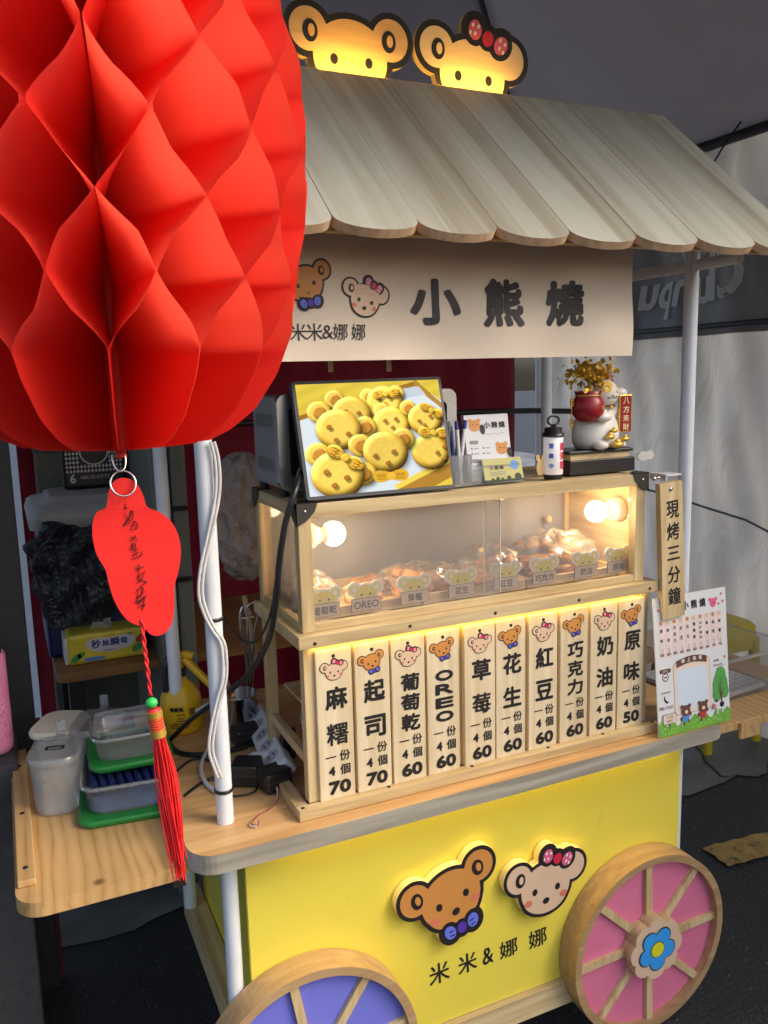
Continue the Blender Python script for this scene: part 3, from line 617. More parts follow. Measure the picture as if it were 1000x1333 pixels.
for (x0, x1) in ((.446, .470), (1.182, 1.206)):
    for (y0, y1) in ((1.337, 1.359), (YB - .024, YB - .002)): mb.box((x0, y0, 1.1605), (x1, y1, ZT - .0242), pine_z, .001)
mb.box((.444, 1.335, ZT - .024), (1.208, 1.360, ZT), pine, .001); mb.box((.444, YB - .026, ZT - .024), (1.208, YB - .001, ZT), pine, .001)
mb.box((.4702, 1.338, 1.1605), (1.1818, 1.350, 1.175), pine, .001); mb.box((.4702, YB - .014, 1.1605), (1.1818, YB - .002, 1.175), pine, .001)
for x0 in (.4445, 1.1835): mb.box((x0, 1.3602, ZT - .024), (x0 + .024, YB - .0262, ZT - .0002), pine_y, .001); mb.box((x0 + .003, 1.3602, 1.1605), (x0 + .015, YB - .0242, 1.175), pine_y)
mb.build('case_frame', case)
mb = MB(); mb.box((.4690, 1.3605, ZT - .010), (1.1830, YB - .0265, ZT - .003), pine); mb.build('top_panel', case)
mb = MB(); mb.box((.4705, 1.352, 1.176), (.860, 1.3545, ZT - .025), GLASS); mb.build('front_pane', case)
mb = MB(); mb.box((.828, 1.356, 1.176), (1.1815, 1.3585, ZT - .025), GLASS); mb.build('front_pane', case)
for x_, y_ in ((.8602, .0), (.8265, .004)): mb = MB(); mb.box((x_, 1.352 + y_, 1.176), (x_ + .0014, 1.3545 + y_, ZT - .025), mat('pane_edge', (.72, .66, .54), .3)); mb.build('pane_edge', case)  # glow of the acrylic edges is put into this pale colour
mb = MB(); mb.box((.451, 1.361, 1.176), (.4535, YB - .027, ZT - .025), GLASS); mb.build('side_pane', case)
mb = MB(); mb.box((1.192, 1.361, 1.176), (1.1965, YB - .027, ZT - .025), pine_y); mb.build('side_board', case)
mb = MB(); mb.box((.4705, YB - .012, 1.176), (1.1815, YB - .0095, ZT - .025), glassy('back_acrylic', (.85, .80, .78), .30, .08)); mb.build('back_pane', case)
for px, py in ((714, 676), (828, 694)):
    p = at(px, py, 1, 1.40 if px > 800 else YB - .03); mb = MB(); mb.ball((p.x, p.y, p.z), .009, pine); mb.build('knob', case)
for sx, x in ((1, .4415), (-1, 1.2105)):
    for yy, sy in ((1.3325, 1), (YB + .0005, -1)):
        mb = MB()
        q = [(0, 0), (.040, 0), (.034, .016), (.018, .032), (0, .040)]
        mb.prism([[(x + sx * a, ZT + .0025 - b) for a, b in q]], yy, yy + .0016 * sy, BRKT)
        mb.prism([[(yy + sy * a, ZT + .0025 - b) for a, b in q]], x, x + sx * .0016, BRKT, None, lambda u, v, d: (d, u, v))
        mb.prism([[(x + sx * a, yy + sy * b) for a, b in q]], ZT + .0030, ZT + .0014, BRKT, None, UP)
        mb.ball((x + sx * .016, yy - sy * .0005, ZT - .012), (.003, .0015, .003), STEEL, n=10); mb.build('corner_bracket', case)
PORC = mat('porcelain', (.72, .68, .60), .25)
for (x, d_, z) in ((.4715, 1, at(440, 694, 1, 1.40).z), (1.1915, -1, at(773, 666, 1, 1.40).z)):
    mb = MB(); mb.lathe([(0, 0), (.027, 0), (.027, d_ * .008), (.022, d_ * .024), (.016, d_ * .028), (.0155, d_ * .034)], (x, 1.40, z), PORC, 32, 'x'); sk = mb.build('lamp_socket', case)
    mb = MB(); mb.lathe([(.0125, d_ * .034), (.0125, d_ * .040), (.0165, d_ * .046)], (x, 1.40, z), mat('bulb_collar', (.75, .7, .62), .4), 24, 'x')
    q = [(.0225 * math.cos(t), d_ * (.062 + .0225 * math.sin(t))) for t in [-.75 + (math.pi / 2 + .75) * k / 12 for k in range(13)]]
    mb.lathe(q, (x, 1.40, z), emit('bulb_glow', (1, .80, .50), 45), 24, 'x'); mb.build('bulb', sk)

# ten hanging menu boards
XS = [(.466, .534), (.5405, .6085), (.6135, .6815), (.687, .755), (.768, .836), (.839, .907), (.9145, .9850), (.991, 1.0615), (1.068, 1.1365), (1.1395, 1.210)]
MENU = [('麻糬', '70'), ('起司', '70'), ('葡萄乾', '60'), ('OREO', '60'), ('草莓', '60'), ('花生', '60'), ('紅豆', '60'), ('巧克力', '60'), ('奶油', '60'), ('原味', '50')]
bw, bh = .0685, .284
mbs = MB(); mbs.box((-bw / 2, -.006, 0), (bw / 2, .006, bh), board_w, .0012); mbs.lathe([(0, -.0006), (.0034, -.0006), (.0034, 0)], (0, -.006, bh - .012), INKM, 12, 'y'); slab = mbs.mesh('board')
icons = {}
for kind in ('girl', 'boy'):
    mb = MB(); bear(mb, kind, 0 if kind == 'girl' else -.001, bh - .041 if kind == 'girl' else bh - .036, .0158, -.0066, .00025, .22 if kind == 'boy' else 0, .10); icons[kind] = mb.mesh('bear_picture')
for i, ((a, b), (nm, pr)) in enumerate(zip(XS, MENU)):
    kind = 'girl' if i % 2 == 0 else 'boy'
    desc = f'hanging wooden menu board lettered {nm} with a {"pink bowed cream" if kind == "girl" else "blue tied brown"} bear head'
    t = thing('menu_board', desc, 'menu board', ((a + b) / 2, 1.340, .841), 'menu boards hanging in a row under the ledge')
    piece('board', slab, t); piece('bear_picture', icons[kind], t)
    mb = MB(); n = len(nm)
    if nm == 'OREO':
        for k, ch in enumerate(nm): fat(mb, ch, .002, .196 - k * .0272, INKM, -.0066, .0016, h=.0185, w=.036)
    elif n == 2:
        for k, ch in enumerate(nm): fat(mb, ch, .003, .193 - k * .0685, INKM, -.0066, .0009 if ch in '糬莓' else .0015, h=.040, w=.040)
    else:
        for k, ch in enumerate(nm): fat(mb, ch, .003, .196 - k * .0395, INKM, -.0066, .0013, h=.0315, w=.037)
    piece('name_lettering', mb.mesh('name_lettering'), t); mb = MB()
    fat(mb, '一', -.0115, .082, INKM, -.0066, .0005, h=.0014, w=.020, n=4); fat(mb, '份', .0155, .082, INKM, -.0066, .0005, h=.0195, n=4)
    fat(mb, '4', -.0105, .055, INKM, -.0066, .0012, h=.0160, n=6); fat(mb, '個', .0155, .055, INKM, -.0066, .0005, h=.0195, n=4)
    piece('portion_lettering', mb.mesh('portion_lettering'), t); mb = MB()
    fat(mb, pr, .004, .0225, INKM, -.0066, .0018, h=.0225, w=.040)
    piece('price_lettering', mb.mesh('price_lettering'), t)

# small bear shaped flavour tags along the front pane
TAGW = mat('tag_white', (.80, .78, .70), .4); TAGY = mat('tag_yellow', srgb(226, 204, 72), .45, amt=.02); PLATE = mat('tag_plate', srgb(214, 186, 160), .5, amt=.02)
TAGS = [('葡萄乾', 423, 806), ('OREO', 477, 799), ('草莓', 540, 787), ('花生', 601, 780), ('紅豆', 660, 772), ('巧克力', 710, 764), ('奶油', 764, 756), ('原味', 806, 749)]
hd = trace(uni(ell(0, 0, 1.0, .8), ell(-1.05, .5, .48), ell(1.05, .5, .48)), (-1.7, -1, 1.7, 1.2), 60); hdo = trace(lambda x, y: np.maximum(grow(uni(ell(0, 0, 1.0, .8), ell(-1.05, .5, .48), ell(1.05, .5, .48)), .16)(x, y), -.35 - y), (-1.9, -1.2, 1.9, 1.4), 60)
mb = MB(); s_ = .0215
mb.prism([[(x * s_, .0315 + y * s_) for x, y in l] for l in hdo], 0, .002, TAGW)
fc = trace(lambda x, y: np.maximum(uni(ell(0, 0, .98, .74))(x, y), -.3 - y), (-1.7, -1, 1.7, 1.2), 60)
mb.prism([[(x * s_, .0315 + y * s_) for x, y in l] for l in fc], -.0004, None, TAGY)
for e in (-1, 1): mb.prism([disc(e * 1.05 * s_, .0315 + .5 * s_, .40 * s_)], -.0003, None, TAGY); mb.prism([disc(e * 1.02 * s_, .0315 + .5 * s_, .22 * s_)], -.0006, None, TAGW); mb.prism([disc(e * .4 * s_, .0315 - .02 * s_, .0022)], -.0008, None, INKM)
tagm = mb.mesh('bear_head'); pm = MB(); pm.box((-.029, -.0012, 0), (.029, .0008, .0245), INKM); pm.box((-.0282, -.0016, .0008), (.0282, -.001, .0237), PLATE); platem = pm.mesh('name_plate')
for nm, px, py in TAGS:
    p = at(px, py, 1, 1.366); yy = 1.366 if px < 630 else 1.370
    t = thing('flavour_tag', f'small yellow bear shaped tag lettered {nm} standing inside the display case', 'tag', (p.x, yy, 1.1765), 'bear shaped flavour tags inside the display case')
    piece('bear_head', tagm, t); piece('name_plate', platem, t)
    mb = MB(); fat(mb, nm, 0, .0122, INKM, -.0019, .0004, h=.0145 if nm != 'OREO' else .013, n=4); piece('lettering', mb.mesh('lettering'), t)
# cakes in the case
CAKE = mat('cake_crust', srgb(200, 146, 88), .6, amt=.3, scale=40, bmp=.3, bd=.002); CAKE2 = mat('cake_pale', srgb(212, 166, 112), .5, amt=.2, scale=40, bmp=.3, bd=.002)
WRAP = glassy('wrap_film', (.97, .95, .93), .16, .10, .25); PAPER = mat('tray_paper', (.68, .62, .52), .8, amt=.08, bmp=.3, scale=20)
mb = MB(); mb.grid(lambda u, v: (.474 + u * .700, 1.372 + v * .200, 1.1625 + .003 * math.sin(u * 37 + v * 5) + .002 * math.sin(v * 31)), 60, 20, PAPER)
single(mb, 'tray_paper', (.83, 1.46, 1.162), 'wrinkled brown paper lining the floor of the display case', 'paper')
def cake_mesh(m):
    mb = MB(); bod = uni(ell(0, 0, 1, .92), ell(-.95, .62, .42), ell(.95, .62, .42)); lp = trace(bod, (-1.6, -1.2, 1.6, 1.3), 40); s_ = .030
    lo = [(x * s_, y * s_) for x, y in lp[0]]
    for z0, z1, k0, k1 in ((0, .004, .90, 1), (.004, .014, 1, 1), (.014, .018, 1, .90)):
        n = len(lo); vs = [(x * k0, y * k0, z0) for x, y in lo] + [(x * k1, y * k1, z1) for x, y in lo]
        mb.add(vs, [(i, (i + 1) % n, n + (i + 1) % n, n + i) for i in range(n)], m, True)
    mb.prism([[(x * .9, y * .9) for x, y in lo]], .018, None, m, None, UP); mb.prism([[(x * .9, y * .9) for x, y in lo][::-1]], 0, None, m, None, UP)
    for x, y in ((-.4, .0), (.4, .0), (0, -.42)): mb.prism([disc(x * s_, y * s_, .003)], .0184, None, INK['blush'], None, UP)
    return mb.mesh('cake')
cms = [cake_mesh(CAKE), cake_mesh(CAKE2)]
for x0, x1, lab in ((.4755, .700, 'shallow wooden tray at the left end inside the display case'), (.706, .938, 'shallow wooden tray in the middle inside the display case'), (.944, 1.178, 'shallow wooden tray at the right end inside the display case')):
    t = thing('wooden_tray', lab, 'tray', ((x0 + x1) / 2, 1.47, 1.163), 'wooden trays inside the display case'); mb = MB(); mb.box((x0, 1.386, 1.1665), (x1, 1.574, 1.1695), pine, .0005); mb.build('tray_floor', t)
    mb = MB(); mb.box((x0, 1.380, 1.1665), (x1, 1.3858, 1.187), pine, .0008); mb.box((x0, 1.5742, 1.1665), (x1, 1.580, 1.187), pine, .0008)
    for xx in (x0, x1 - .006): mb.box((xx, 1.3862, 1.1697), (xx + .006, 1.5738, 1.187), pine_y, .0008)
    mb.build('tray_rim', t)
rg = random.Random(11); piles = [(.505, 6, 'golden brown bear cake in the left pile of the display case'), (.61, 3, 'golden brown bear cake lying near the OREO tag'), (.74, 5, 'golden brown bear cake lying flat mid case behind the sliding panes'), (.90, 5, 'golden brown bear cake in the middle right pile'), (1.08, 11, 'golden brown bear cake in the tall pile under the right bulb')]
for px_, n, lab in piles:
    for k in range(n):
        o = bpy.data.objects.new('bear_cake', cms[k % 2]); COL.objects.link(o); lv = k // 4 if n > 6 else k // 3
        sp = .075 if n > 6 else .042
        o.location = (max(.515, min(1.15, px_ + rg.uniform(-sp, sp))), 1.47 + rg.uniform(-.05, .05), 1.172 + lv * .020 + rg.uniform(0, .004)); o.rotation_euler = (R(rg.uniform(2, 30)), R(rg.uniform(-14, 14)), R(rg.uniform(-180, 180)))
        tag(o, lab, 'cake', 'bear shaped cakes inside the display case')
def wrapb(name, c, r, lab, seed):
    q = random.Random(seed); ph = [q.uniform(0, 6) for _ in range(6)]; mb = MB()
    def fn(u, v):
        a = u * 2 * math.pi; t = v * math.pi; k = 1 + .10 * math.sin(5 * a + ph[0] + 3 * t) + .07 * math.sin(9 * a + ph[1] - 5 * t) + .05 * math.sin(14 * t + ph[2] + a * 3)
        return (c[0] + r[0] * k * math.sin(t) * math.cos(a), c[1] + r[1] * k * math.sin(t) * math.sin(a), max(1.166, c[2] + r[2] * k * math.cos(t)))
    mb.grid(fn, 48, 24, WRAP); single(mb, name, (c[0], c[1], 1.166), lab, 'plastic bag', 'clear bags round the cakes')
wrapb('plastic_bag', (.51, 1.48, 1.195), (.05, .06, .04), 'clear crinkled bag round the cakes behind the 葡萄乾 tag', 1)
wrapb('plastic_bag', (.74, 1.48, 1.19), (.09, .06, .035), 'clear crinkled bag lying behind the 草莓 and 花生 tags', 2)
wrapb('plastic_bag', (.91, 1.48, 1.195), (.07, .06, .045), 'clear crinkled bag behind the 紅豆 tag', 3)
wrapb('plastic_bag', (1.08, 1.48, 1.20), (.10, .065, .055), 'clear crinkled bag over the tall cake pile under the right bulb', 4)

# wooden sign on the right end, poster below it
sg = thing('hanging_sign', 'long wooden sign plank lettered 現烤三分鐘 hung on the right end of the case', 'sign', (1.25, 1.31, 1.07))
A = at(860, 629, 1, 1.31); B = at(888, 627, 1, 1.31); C_ = at(896.5, 805, 1, 1.31); D_ = at(858.5, 803, 1, 1.31)
c0 = (A + B) / 2; c1 = (C_ + D_) / 2; c1 = c0 + (c1 - c0); dn = (c1 - c0); ln_ = dn.length; dn.normalize(); wd = .060
rt_ = Vector((-dn.z, 0, dn.x)); rt_ = rt_ if rt_.x > 0 else -rt_
FS = lambda u, v, d: c0 + rt_ * u - dn * v + Vector((0, d, 0))
mb = MB(); mb.prism([[(-wd / 2, -ln_), (wd / 2, -ln_), (wd / 2, 0), (-wd / 2, 0)]], 0, .014, pine_z, pine_z, FS); mb.build('plank', sg)
mb = MB()
for k, ch in enumerate('現烤三分鐘'): fat(mb, ch, .002, -.057 - k * .0468, INKM, -.0006, .0007, h=.036 if ch != '三' else .028, w=.0325, F=FS)
mb.build('lettering', sg)
mb = MB(); p = FS(-.002, -.014, -.001); mb.ball(p, (.0045, .002, .0045), STEEL, n=12); mb.build('screw', sg)
ps = thing('menu_poster', 'white printed menu poster with green meadow leaning on the counter below the wooden sign', 'poster', (1.31, 1.29, CT))
P0 = Vector((1.219, 1.291, .8215)); U_ = Vector((.206, 0.0, 0.0)); V_ = Vector((0, .030, .300))
nn = U_.cross(V_).normalized()
FP = lambda u, v, d: P0 + U_ * u + V_ * v - nn * d
POST = mat('poster_white', (.76, .76, .74), .35, amt=.01); BRN = mat('poster_brown', srgb(110, 66, 46), .5); TANP = mat('poster_tan', srgb(236, 214, 196), .5, amt=.01); PALE = mat('poster_pale_blue', srgb(214, 226, 236), .4, amt=.01)
GRN = mat('meadow_green', srgb(112, 176, 62), .5, amt=.12, scale=60); GRN2 = mat('tree_green', srgb(86, 160, 76), .5, amt=.1, scale=60); SBLU = mat('poster_blue', srgb(86, 146, 210), .5); SRED = mat('poster_red', srgb(190, 56, 48), .5); SPNK = mat('strip_pink', srgb(238, 212, 202), .5)
mb = MB(); mb.prism([[(0, 0), (1, 0), (1, 1), (0, 1)]], 0, .003, POST, POST, FP); mb.build('sheet', ps)
mb = MB(); sc = lambda l: [(x, y) for x, y in l]
AR = .206 / .30
def ptx(body, u, v, h, m, d=-.0006, r=0, w=None): fat(mb, body, u, v, m, d, r, h=h, w=w, F=FP, n=4 if r else 0) if r else text(mb, body, u, v, m, h=h, w=w, d=d, F=FP)
def pw(h, n=1): return h / AR * n                # width in u for a square glyph of height h in v
for k, ch in enumerate('小熊燒'): ptx(ch, .43 + k * .118, .915, .060, INKM, r=.003, w=pw(.055))
for k in range(10):
    nm, pr = MENU[9 - k] if k in (0, 1, 2, 3, 4) else [MENU[2], ('Oreo', '60'), MENU[4], MENU[1], MENU[0]][k - 5]
    u0 = .055 + k * .0895; uc = u0 + .034
    mb.prism([[(u0, .565), (u0 + .068, .565), (u0 + .068, .835), (u0, .835)]], -.0003, None, SPNK, None, FP)
    mb.prism([disc(uc, .815, .022, .015)], -.0006, None, INK['boy' if k % 2 == 0 else 'girl'], None, FP)
    L_ = len(nm); sp = .14 / max(L_, 2)
    for q, ch in enumerate(nm): ptx(ch, uc, .77 - sp * (q + (.0 if L_ > 2 else .15)), .024 if L_ < 4 else .018, INKM, r=.0008, w=pw(.022))
    ptx('一份', uc, .628, .012, BRN); ptx('4個', uc, .612, .012, BRN); ptx(pr, uc, .588, .019, INKM, r=.001, w=.046)
mb.prism([rrect(.225, .13, .735, .515, .04)], -.0003, None, mat('poster_line', srgb(190, 160, 138), .5), None, FP); mb.prism([rrect(.232, .135, .728, .510, .04)], -.0006, None, TANP, None, FP); mb.prism([rrect(.275, .165, .69, .455, .04)], -.0009, None, PALE, None, FP)
arc = [(.27 + .42 * k / 12, .475 + .022 * math.sin(math.pi * k / 12)) for k in range(13)]
mb.prism([arc + [(x, y + .05) for x, y in arc[::-1]]], -.0012, None, BRN, None, FP)
for k, ch in enumerate('線上點餐'): ptx(ch, .36 + k * .08, .519 + .004 * (1 if k in (1, 2) else 0), .030, POST, -.0016, .001, pw(.029))
mb.prism([rrect(.045, .455, .195, .485, .012)], -.0003, None, BRN, None, FP); ptx('販售口味', .12, .47, .015, POST)
mb.prism([disc(.12, .425, .045, .031)], -.0003, None, BRN, None, FP); mb.prism([disc(.12, .425, .033, .023)], -.0006, None, POST, None, FP); mb.prism([rrect(.10, .42, .14, .43, .003)], -.0009, None, BRN, None, FP)
ptx('訂購電話', .115, .315, .016, BRN, w=.13); ptx('0981-713637', .115, .205, .024, BRN, w=.19)
ph_ = smooth_path([(.093, .287, 0), (.10, .262, 0), (.125, .243, 0), (.148, .243, 0)], 5)
mb.prism([[(p.x - .008, p.y - .006) for p in ph_] + [(p.x + .008, p.y + .006) for p in ph_[::-1]]], -.0004, None, INKM, None, FP)
ptx('謝謝', .83, .47, .020, BRN, w=.075); ptx('您的支持!', .85, .435, .017, BRN, w=.13)
mb.prism([[(.82, .410), (.90, .417), (.94, .427), (.94, .423), (.90, .413), (.82, .406)]], -.0004, None, BRN, None, FP)
for (u, v) in ((.09, .965), (.06, .91), (.93, .955), (.95, .9), (.89, .885), (.95, .485)): mb.prism([disc(u, v, .016, .011)], -.0004, None, INK['blush'], None, FP)
mb.prism([disc(.815, .90, .045, .034)], -.0004, None, INK['pink'], None, FP)
for e in (-1, 1): mb.prism([disc(.815 + e * .042, .925, .020, .015)], -.0007, None, INK['pink'], None, FP)
for e in (-1, 1): mb.prism([disc(.815 + e * .016, .90, .005, .004)], -.0010, None, INKM, None, FP)
hill = [(0, 0), (1, 0)] + [(1 - k / 24, .085 + .022 * math.sin(k * 1.7) + .012 * math.sin(k * .6)) for k in range(25)]
mb.prism([hill], -.0014, None, GRN, None, FP)
for k in range(34): mb.prism([disc(random.uniform(.02, .98), random.uniform(.01, .075), .006, .004)], -.0018, None, YELF if k % 2 else POST, None, FP)
mb.prism([[(.865, .09), (.895, .09), (.885, .22), (.875, .22)]], -.0016, None, BRN, None, FP)
mb.prism(trace(uni(ell(.87, .28, .105, .10), ell(.83, .22, .07, .05), ell(.93, .23, .06, .05), ell(.88, .36, .07, .06)), (.7, .1, 1.06, .5), 50), -.0013, None, GRN2, None, FP)
for a, b in (((.868, .19), (.845, .30)), ((.878, .19), (.91, .26)), ((.87, .2), (.88, .33))): mb.prism([[(a[0] - .006, a[1]), (a[0] + .006, a[1]), (b[0] + .002, b[1]), (b[0] - .002, b[1])]], -.0019, None, BRN, None, FP)
mb.prism([rrect(.055, .085, .235, .160, .012)], -.0019, None, BRN, None, FP); mb.prism([rrect(.061, .089, .229, .156, .010)], -.0022, None, TANP, None, FP); mb.prism([[(.14, .04), (.15, .04), (.15, .085), (.14, .085)]], -.0019, None, BRN, None, FP)
ptx('手工現做', .145, .137, .020, BRN, -.0026); ptx('香濃可口', .145, .109, .020, BRN, -.0026)
for bx, m in ((.37, SBLU), (.61, SRED)):
    mb.prism([disc(bx, .105, .045, .035)], -.0019, None, m, None, FP)
    for q in ((-.03, .06), (.035, .075), (-.06, .10), (.065, .125)): mb.prism([disc(bx + q[0], q[1], .014, .016)], -.0016, None, BRN, None, FP)
    mb.prism(trace(uni(ell(bx, .155, .06, .040), ell(bx - .05, .187, .022, .015), ell(bx + .05, .187, .022, .015)), (bx - .1, .08, bx + .1, .25), 40), -.0022, None, BRN, None, FP)
    mb.prism([disc(bx + .005, .145, .022, .014)], -.0025, None, TANP, None, FP)
mb.prism([disc(.845, .135, .055, .030)], -.0026, None, POST, None, FP); mb.prism([disc(.875, .140, .032, .022)], -.0029, None, INKM, None, FP); mb.prism([disc(.785, .145, .034, .026)], -.0029, None, POST, None, FP); mb.prism([disc(.765, .135, .026, .018)], -.0032, None, INK['blush'], None, FP)
for q in (.81, .88): mb.prism([rrect(q - .01, .075, q + .01, .115, .003)], -.0026, None, POST, None, FP)
mb.prism([disc(.80, .172, .02, .01)], -.0032, None, INKM, None, FP)
mb.build('print', ps)

# ------------------------------------------------------------------ screen with its picture of cakes
scr = thing('display_screen', 'black framed glowing screen showing yellow bear cakes, tilted back on the case', 'screen', (.60, 1.36, ZT))
TL, TR, BL, BR = at(379, 497, 1, 1.388), at(573, 490, 1, 1.388), at(400, 653, 1, 1.334), at(589, 636, 1, 1.334)
BL.z = BR.z = ZT + .006
BR.x = TR.x + (BL.x - TL.x) * .3
UV = lambda u, v: (BL.lerp(BR, u)).lerp(TL.lerp(TR, u), v)
nrm = (BR - BL).cross(TL - BL).normalized()
FD = lambda u, v, d: UV(u, v) - nrm * d
mb = MB(); mb.prism([rrect(0, 0, 1, 1, .02)], 0, .014, BLK, BLK, FD); mb.build('bezel', scr)
def picture(nx=230, ny=180):
    V, U = np.mgrid[0:ny + 1, 0:nx + 1]; x = 660 * U / nx; y = 540 * (1 - V / ny)       # picture units: 660 x 540, y down
    col = np.zeros((ny + 1, nx + 1, 3)); col[:] = (.93, .80, .22); col *= (.92 + .10 * np.sin((y + x * .4) / 11.0) * .3)[..., None]
    def poly(pts, c, soft=0):
        m = np.ones(x.shape, bool)
        for i in range(len(pts)):
            a, b = pts[i], pts[(i + 1) % len(pts)]; m &= ((b[0] - a[0]) * (y - a[1]) - (b[1] - a[1]) * (x - a[0])) >= 0
        col[m] = c; return m
    poly([(0, 175), (540, 0), (660, 110), (660, 480), (300, 560), (0, 560)], (.80, .84, .86))
    poly([(0, 172), (0, 150), (540, 5), (540, 30)], (.62, .42, .10)); poly([(0, 150), (0, 140), (535, 0), (540, 5)], (.88, .70, .22))
    poly([(540, 0), (552, 0), (660, 120), (660, 150), (540, 34)], (.70, .50, .14))
    poly([(480, 40), (560, 30), (590, 75), (480, 90)], (.72, .76, .80))
    poly([(395, 540), (660, 425), (660, 500), (570, 540)], (.70, .48, .14)); poly([(395, 540), (380, 520), (660, 395), (660, 428)], (.93, .80, .26))
    n1 = .5 + .5 * np.sin(x / 7.3 + np.sin(y / 11.)) * np.sin(y / 8.1 + np.sin(x / 9.))
    def cake(cx, cy, r, e1, e2, eyes, nose, bow=None, tone=1.0, er=.50, sq=.95):
        L_ = np.array([-.45, -.62, .64])
        def lump(px, py, rx, ry, base, k=1.0, rot=0):
            c, s_ = math.cos(rot), math.sin(rot); X = (x - px) * c + (y - py) * s_; Y = -(x - px) * s_ + (y - py) * c
            q = np.sqrt((X / rx) ** 2 + (Y / ry) ** 2); m = q < 1
            sh = np.sqrt(np.clip((np.sqrt(((x - px - 9) / rx) ** 2 + ((y - py - 13) / ry) ** 2) - .85) / .35, 0, 1)); ms = (~m) & (sh < 1)
            col[ms] *= (.62 + .38 * sh[ms])[:, None]
            qq = np.clip((q - .62) / .38, 0, 1); slope = qq ** 2 * 1.2; nz = 1 / np.sqrt(1 + slope ** 2)
            gx = np.where(q > 0, X / rx / np.maximum(q, 1e-6), 0); gy = np.where(q > 0, Y / ry / np.maximum(q, 1e-6), 0)
            li = np.clip(gx * slope * nz * L_[0] + gy * slope * nz * L_[1] + nz * L_[2], 0, 1) / L_[2]
            c_ = np.array(base) * tone; v = (.45 + .55 * li) * (.97 + .05 * n1)
            out = c_[None, None, :] * v[..., None]; out[..., 1] *= (1 - .10 * qq); out[..., 2] *= (1 - .4 * qq); out = out + (np.clip(li - 1.02, 0, 1) * .5)[..., None]
            col[m] = np.clip(out[m], 0, 1)
        r = r * 1.10; B_ = (.96, .80, .30)
        for ex, ey in (e1, e2): lump(ex, ey, r * er, r * er, B_); lump(ex + 2, ey + 2, r * er * .55, r * er * .6, (.80, .53, .15))
        lump(cx + 3, cy + 9, r * 1.03, r * sq * 1.02, (.84, .60, .20)); lump(cx, cy, r, r * sq, B_)
        for ex, ey in eyes: lump(ex, ey, r * .13, r * .13, (.70, .45, .12))
        lump(nose[0], nose[1], r * .13, r * .12, (.70, .45, .12))
        if bow:
            bx, by_, br, ba = bow; c, s_ = math.cos(ba), math.sin(ba)
            for s2 in (-1, 1):
                lump(bx + s2 * br * c, by_ + s2 * br * s_, br * .8, br * .62, (.90, .68, .17), 1, ba)
                for k in (-.3, 0, .3): lump(bx + s2 * br * 1.1 * c - k * br * s_, by_ + s2 * br * 1.1 * s_ + k * br * c, br * .30, br * .06, (.64, .38, .07), 1, ba)
            lump(bx, by_, br * .36, br * .36, (.94, .74, .2))
    cake(388, 100, 74, (318, 72), (446, 62), [(362, 84), (414, 80)], (390, 112), (398, 62, 36, -.05), 1.08, .5)
    cake(231, 150, 78, (164, 79), (313, 178), [(205, 140), (262, 150)], (230, 182), None, .96, .52)
    cake(406, 208, 76, (372, 148), (478, 196), [(378, 196), (430, 190)], (410, 232), None, 1.05, .5)
    cake(568, 196, 72, (494, 138), (632, 186), [(540, 206), (596, 184)], (564, 228), (606, 156, 34, .6), 1.0, .5)
    cake(163, 222, 90, (88, 138), (284, 222), [(122, 212), (204, 250)], (146, 276), None, 1.0, .54)
    cake(572, 362, 80, (528, 340), (640, 300), [(606, 372), (644, 344)], (634, 404), (602, 270, 42, .1), .97, .5)
    cake(360, 346, 92, (252, 312), (452, 294), [(312, 366), (400, 352)], (366, 406), None, .94, .56)
    cake(132, 440, 104, (60, 342), (250, 450), [(84, 428), (170, 462)], (112, 494), (176, 366, 52, .65), 1.02, .5)
    bx, by_ = 372, 470
    for s2 in (-1, 1):
        for k in range(9):
            t = k / 8; m = ((x - bx - s2 * 52 * t) ** 2 + (y - by_) ** 2) < (14 + 20 * t * (1.4 - t * .6)) ** 2; col[m] = (.78 + .1 * t, .55 + .1 * t, .12)
        for k in (-9, 2, 12): m = (abs(x - bx - s2 * 44) < 22) & (abs(y - by_ - k) < 2); col[m] = (.5, .3, .06)
    m = ((x - bx) ** 2 + (y - by_) ** 2) < 20 ** 2; col[m] = (.92, .70, .18)
    g_ = col.mean(2, keepdims=True); col = g_ + (col - g_) * .88 + .02
    return np.clip(col, 0, 1), nx, ny
pc, nx, ny = picture()
def fpic(u, v): return FD(.020 + u * .960, .030 + v * .942, -.0006)
m, N, L, p = new_mat('screen_picture'); N.remove(p); at_ = N.new('ShaderNodeVertexColor'); at_.layer_name = 'pic'; em = N.new('ShaderNodeEmission'); em.inputs[1].default_value = .54
L.new(at_.outputs[0], em.inputs[0]); L.new(em.outputs[0], N['Material Output'].inputs[0]); SCRM = m
mb = MB(); mb.grid(fpic, nx, ny, m, False); po = mb.build('picture', scr)
ca = po.data.color_attributes.new('pic', 'FLOAT_COLOR', 'POINT'); lin = np.where(pc <= .04045, pc / 12.92, ((pc + .055) / 1.055) ** 2.4)
ca.data.foreach_set('color', np.concatenate([lin.reshape(-1, 3), np.ones((lin.shape[0] * lin.shape[1], 1))], 1).astype(np.float32).ravel())
mb = MB(); a = FD(.5, .75, .0145); mb.tube([a, Vector((a.x, a.y + .030, ZT + .002))], .006, BLK, 8); mb.build('stand', scr)
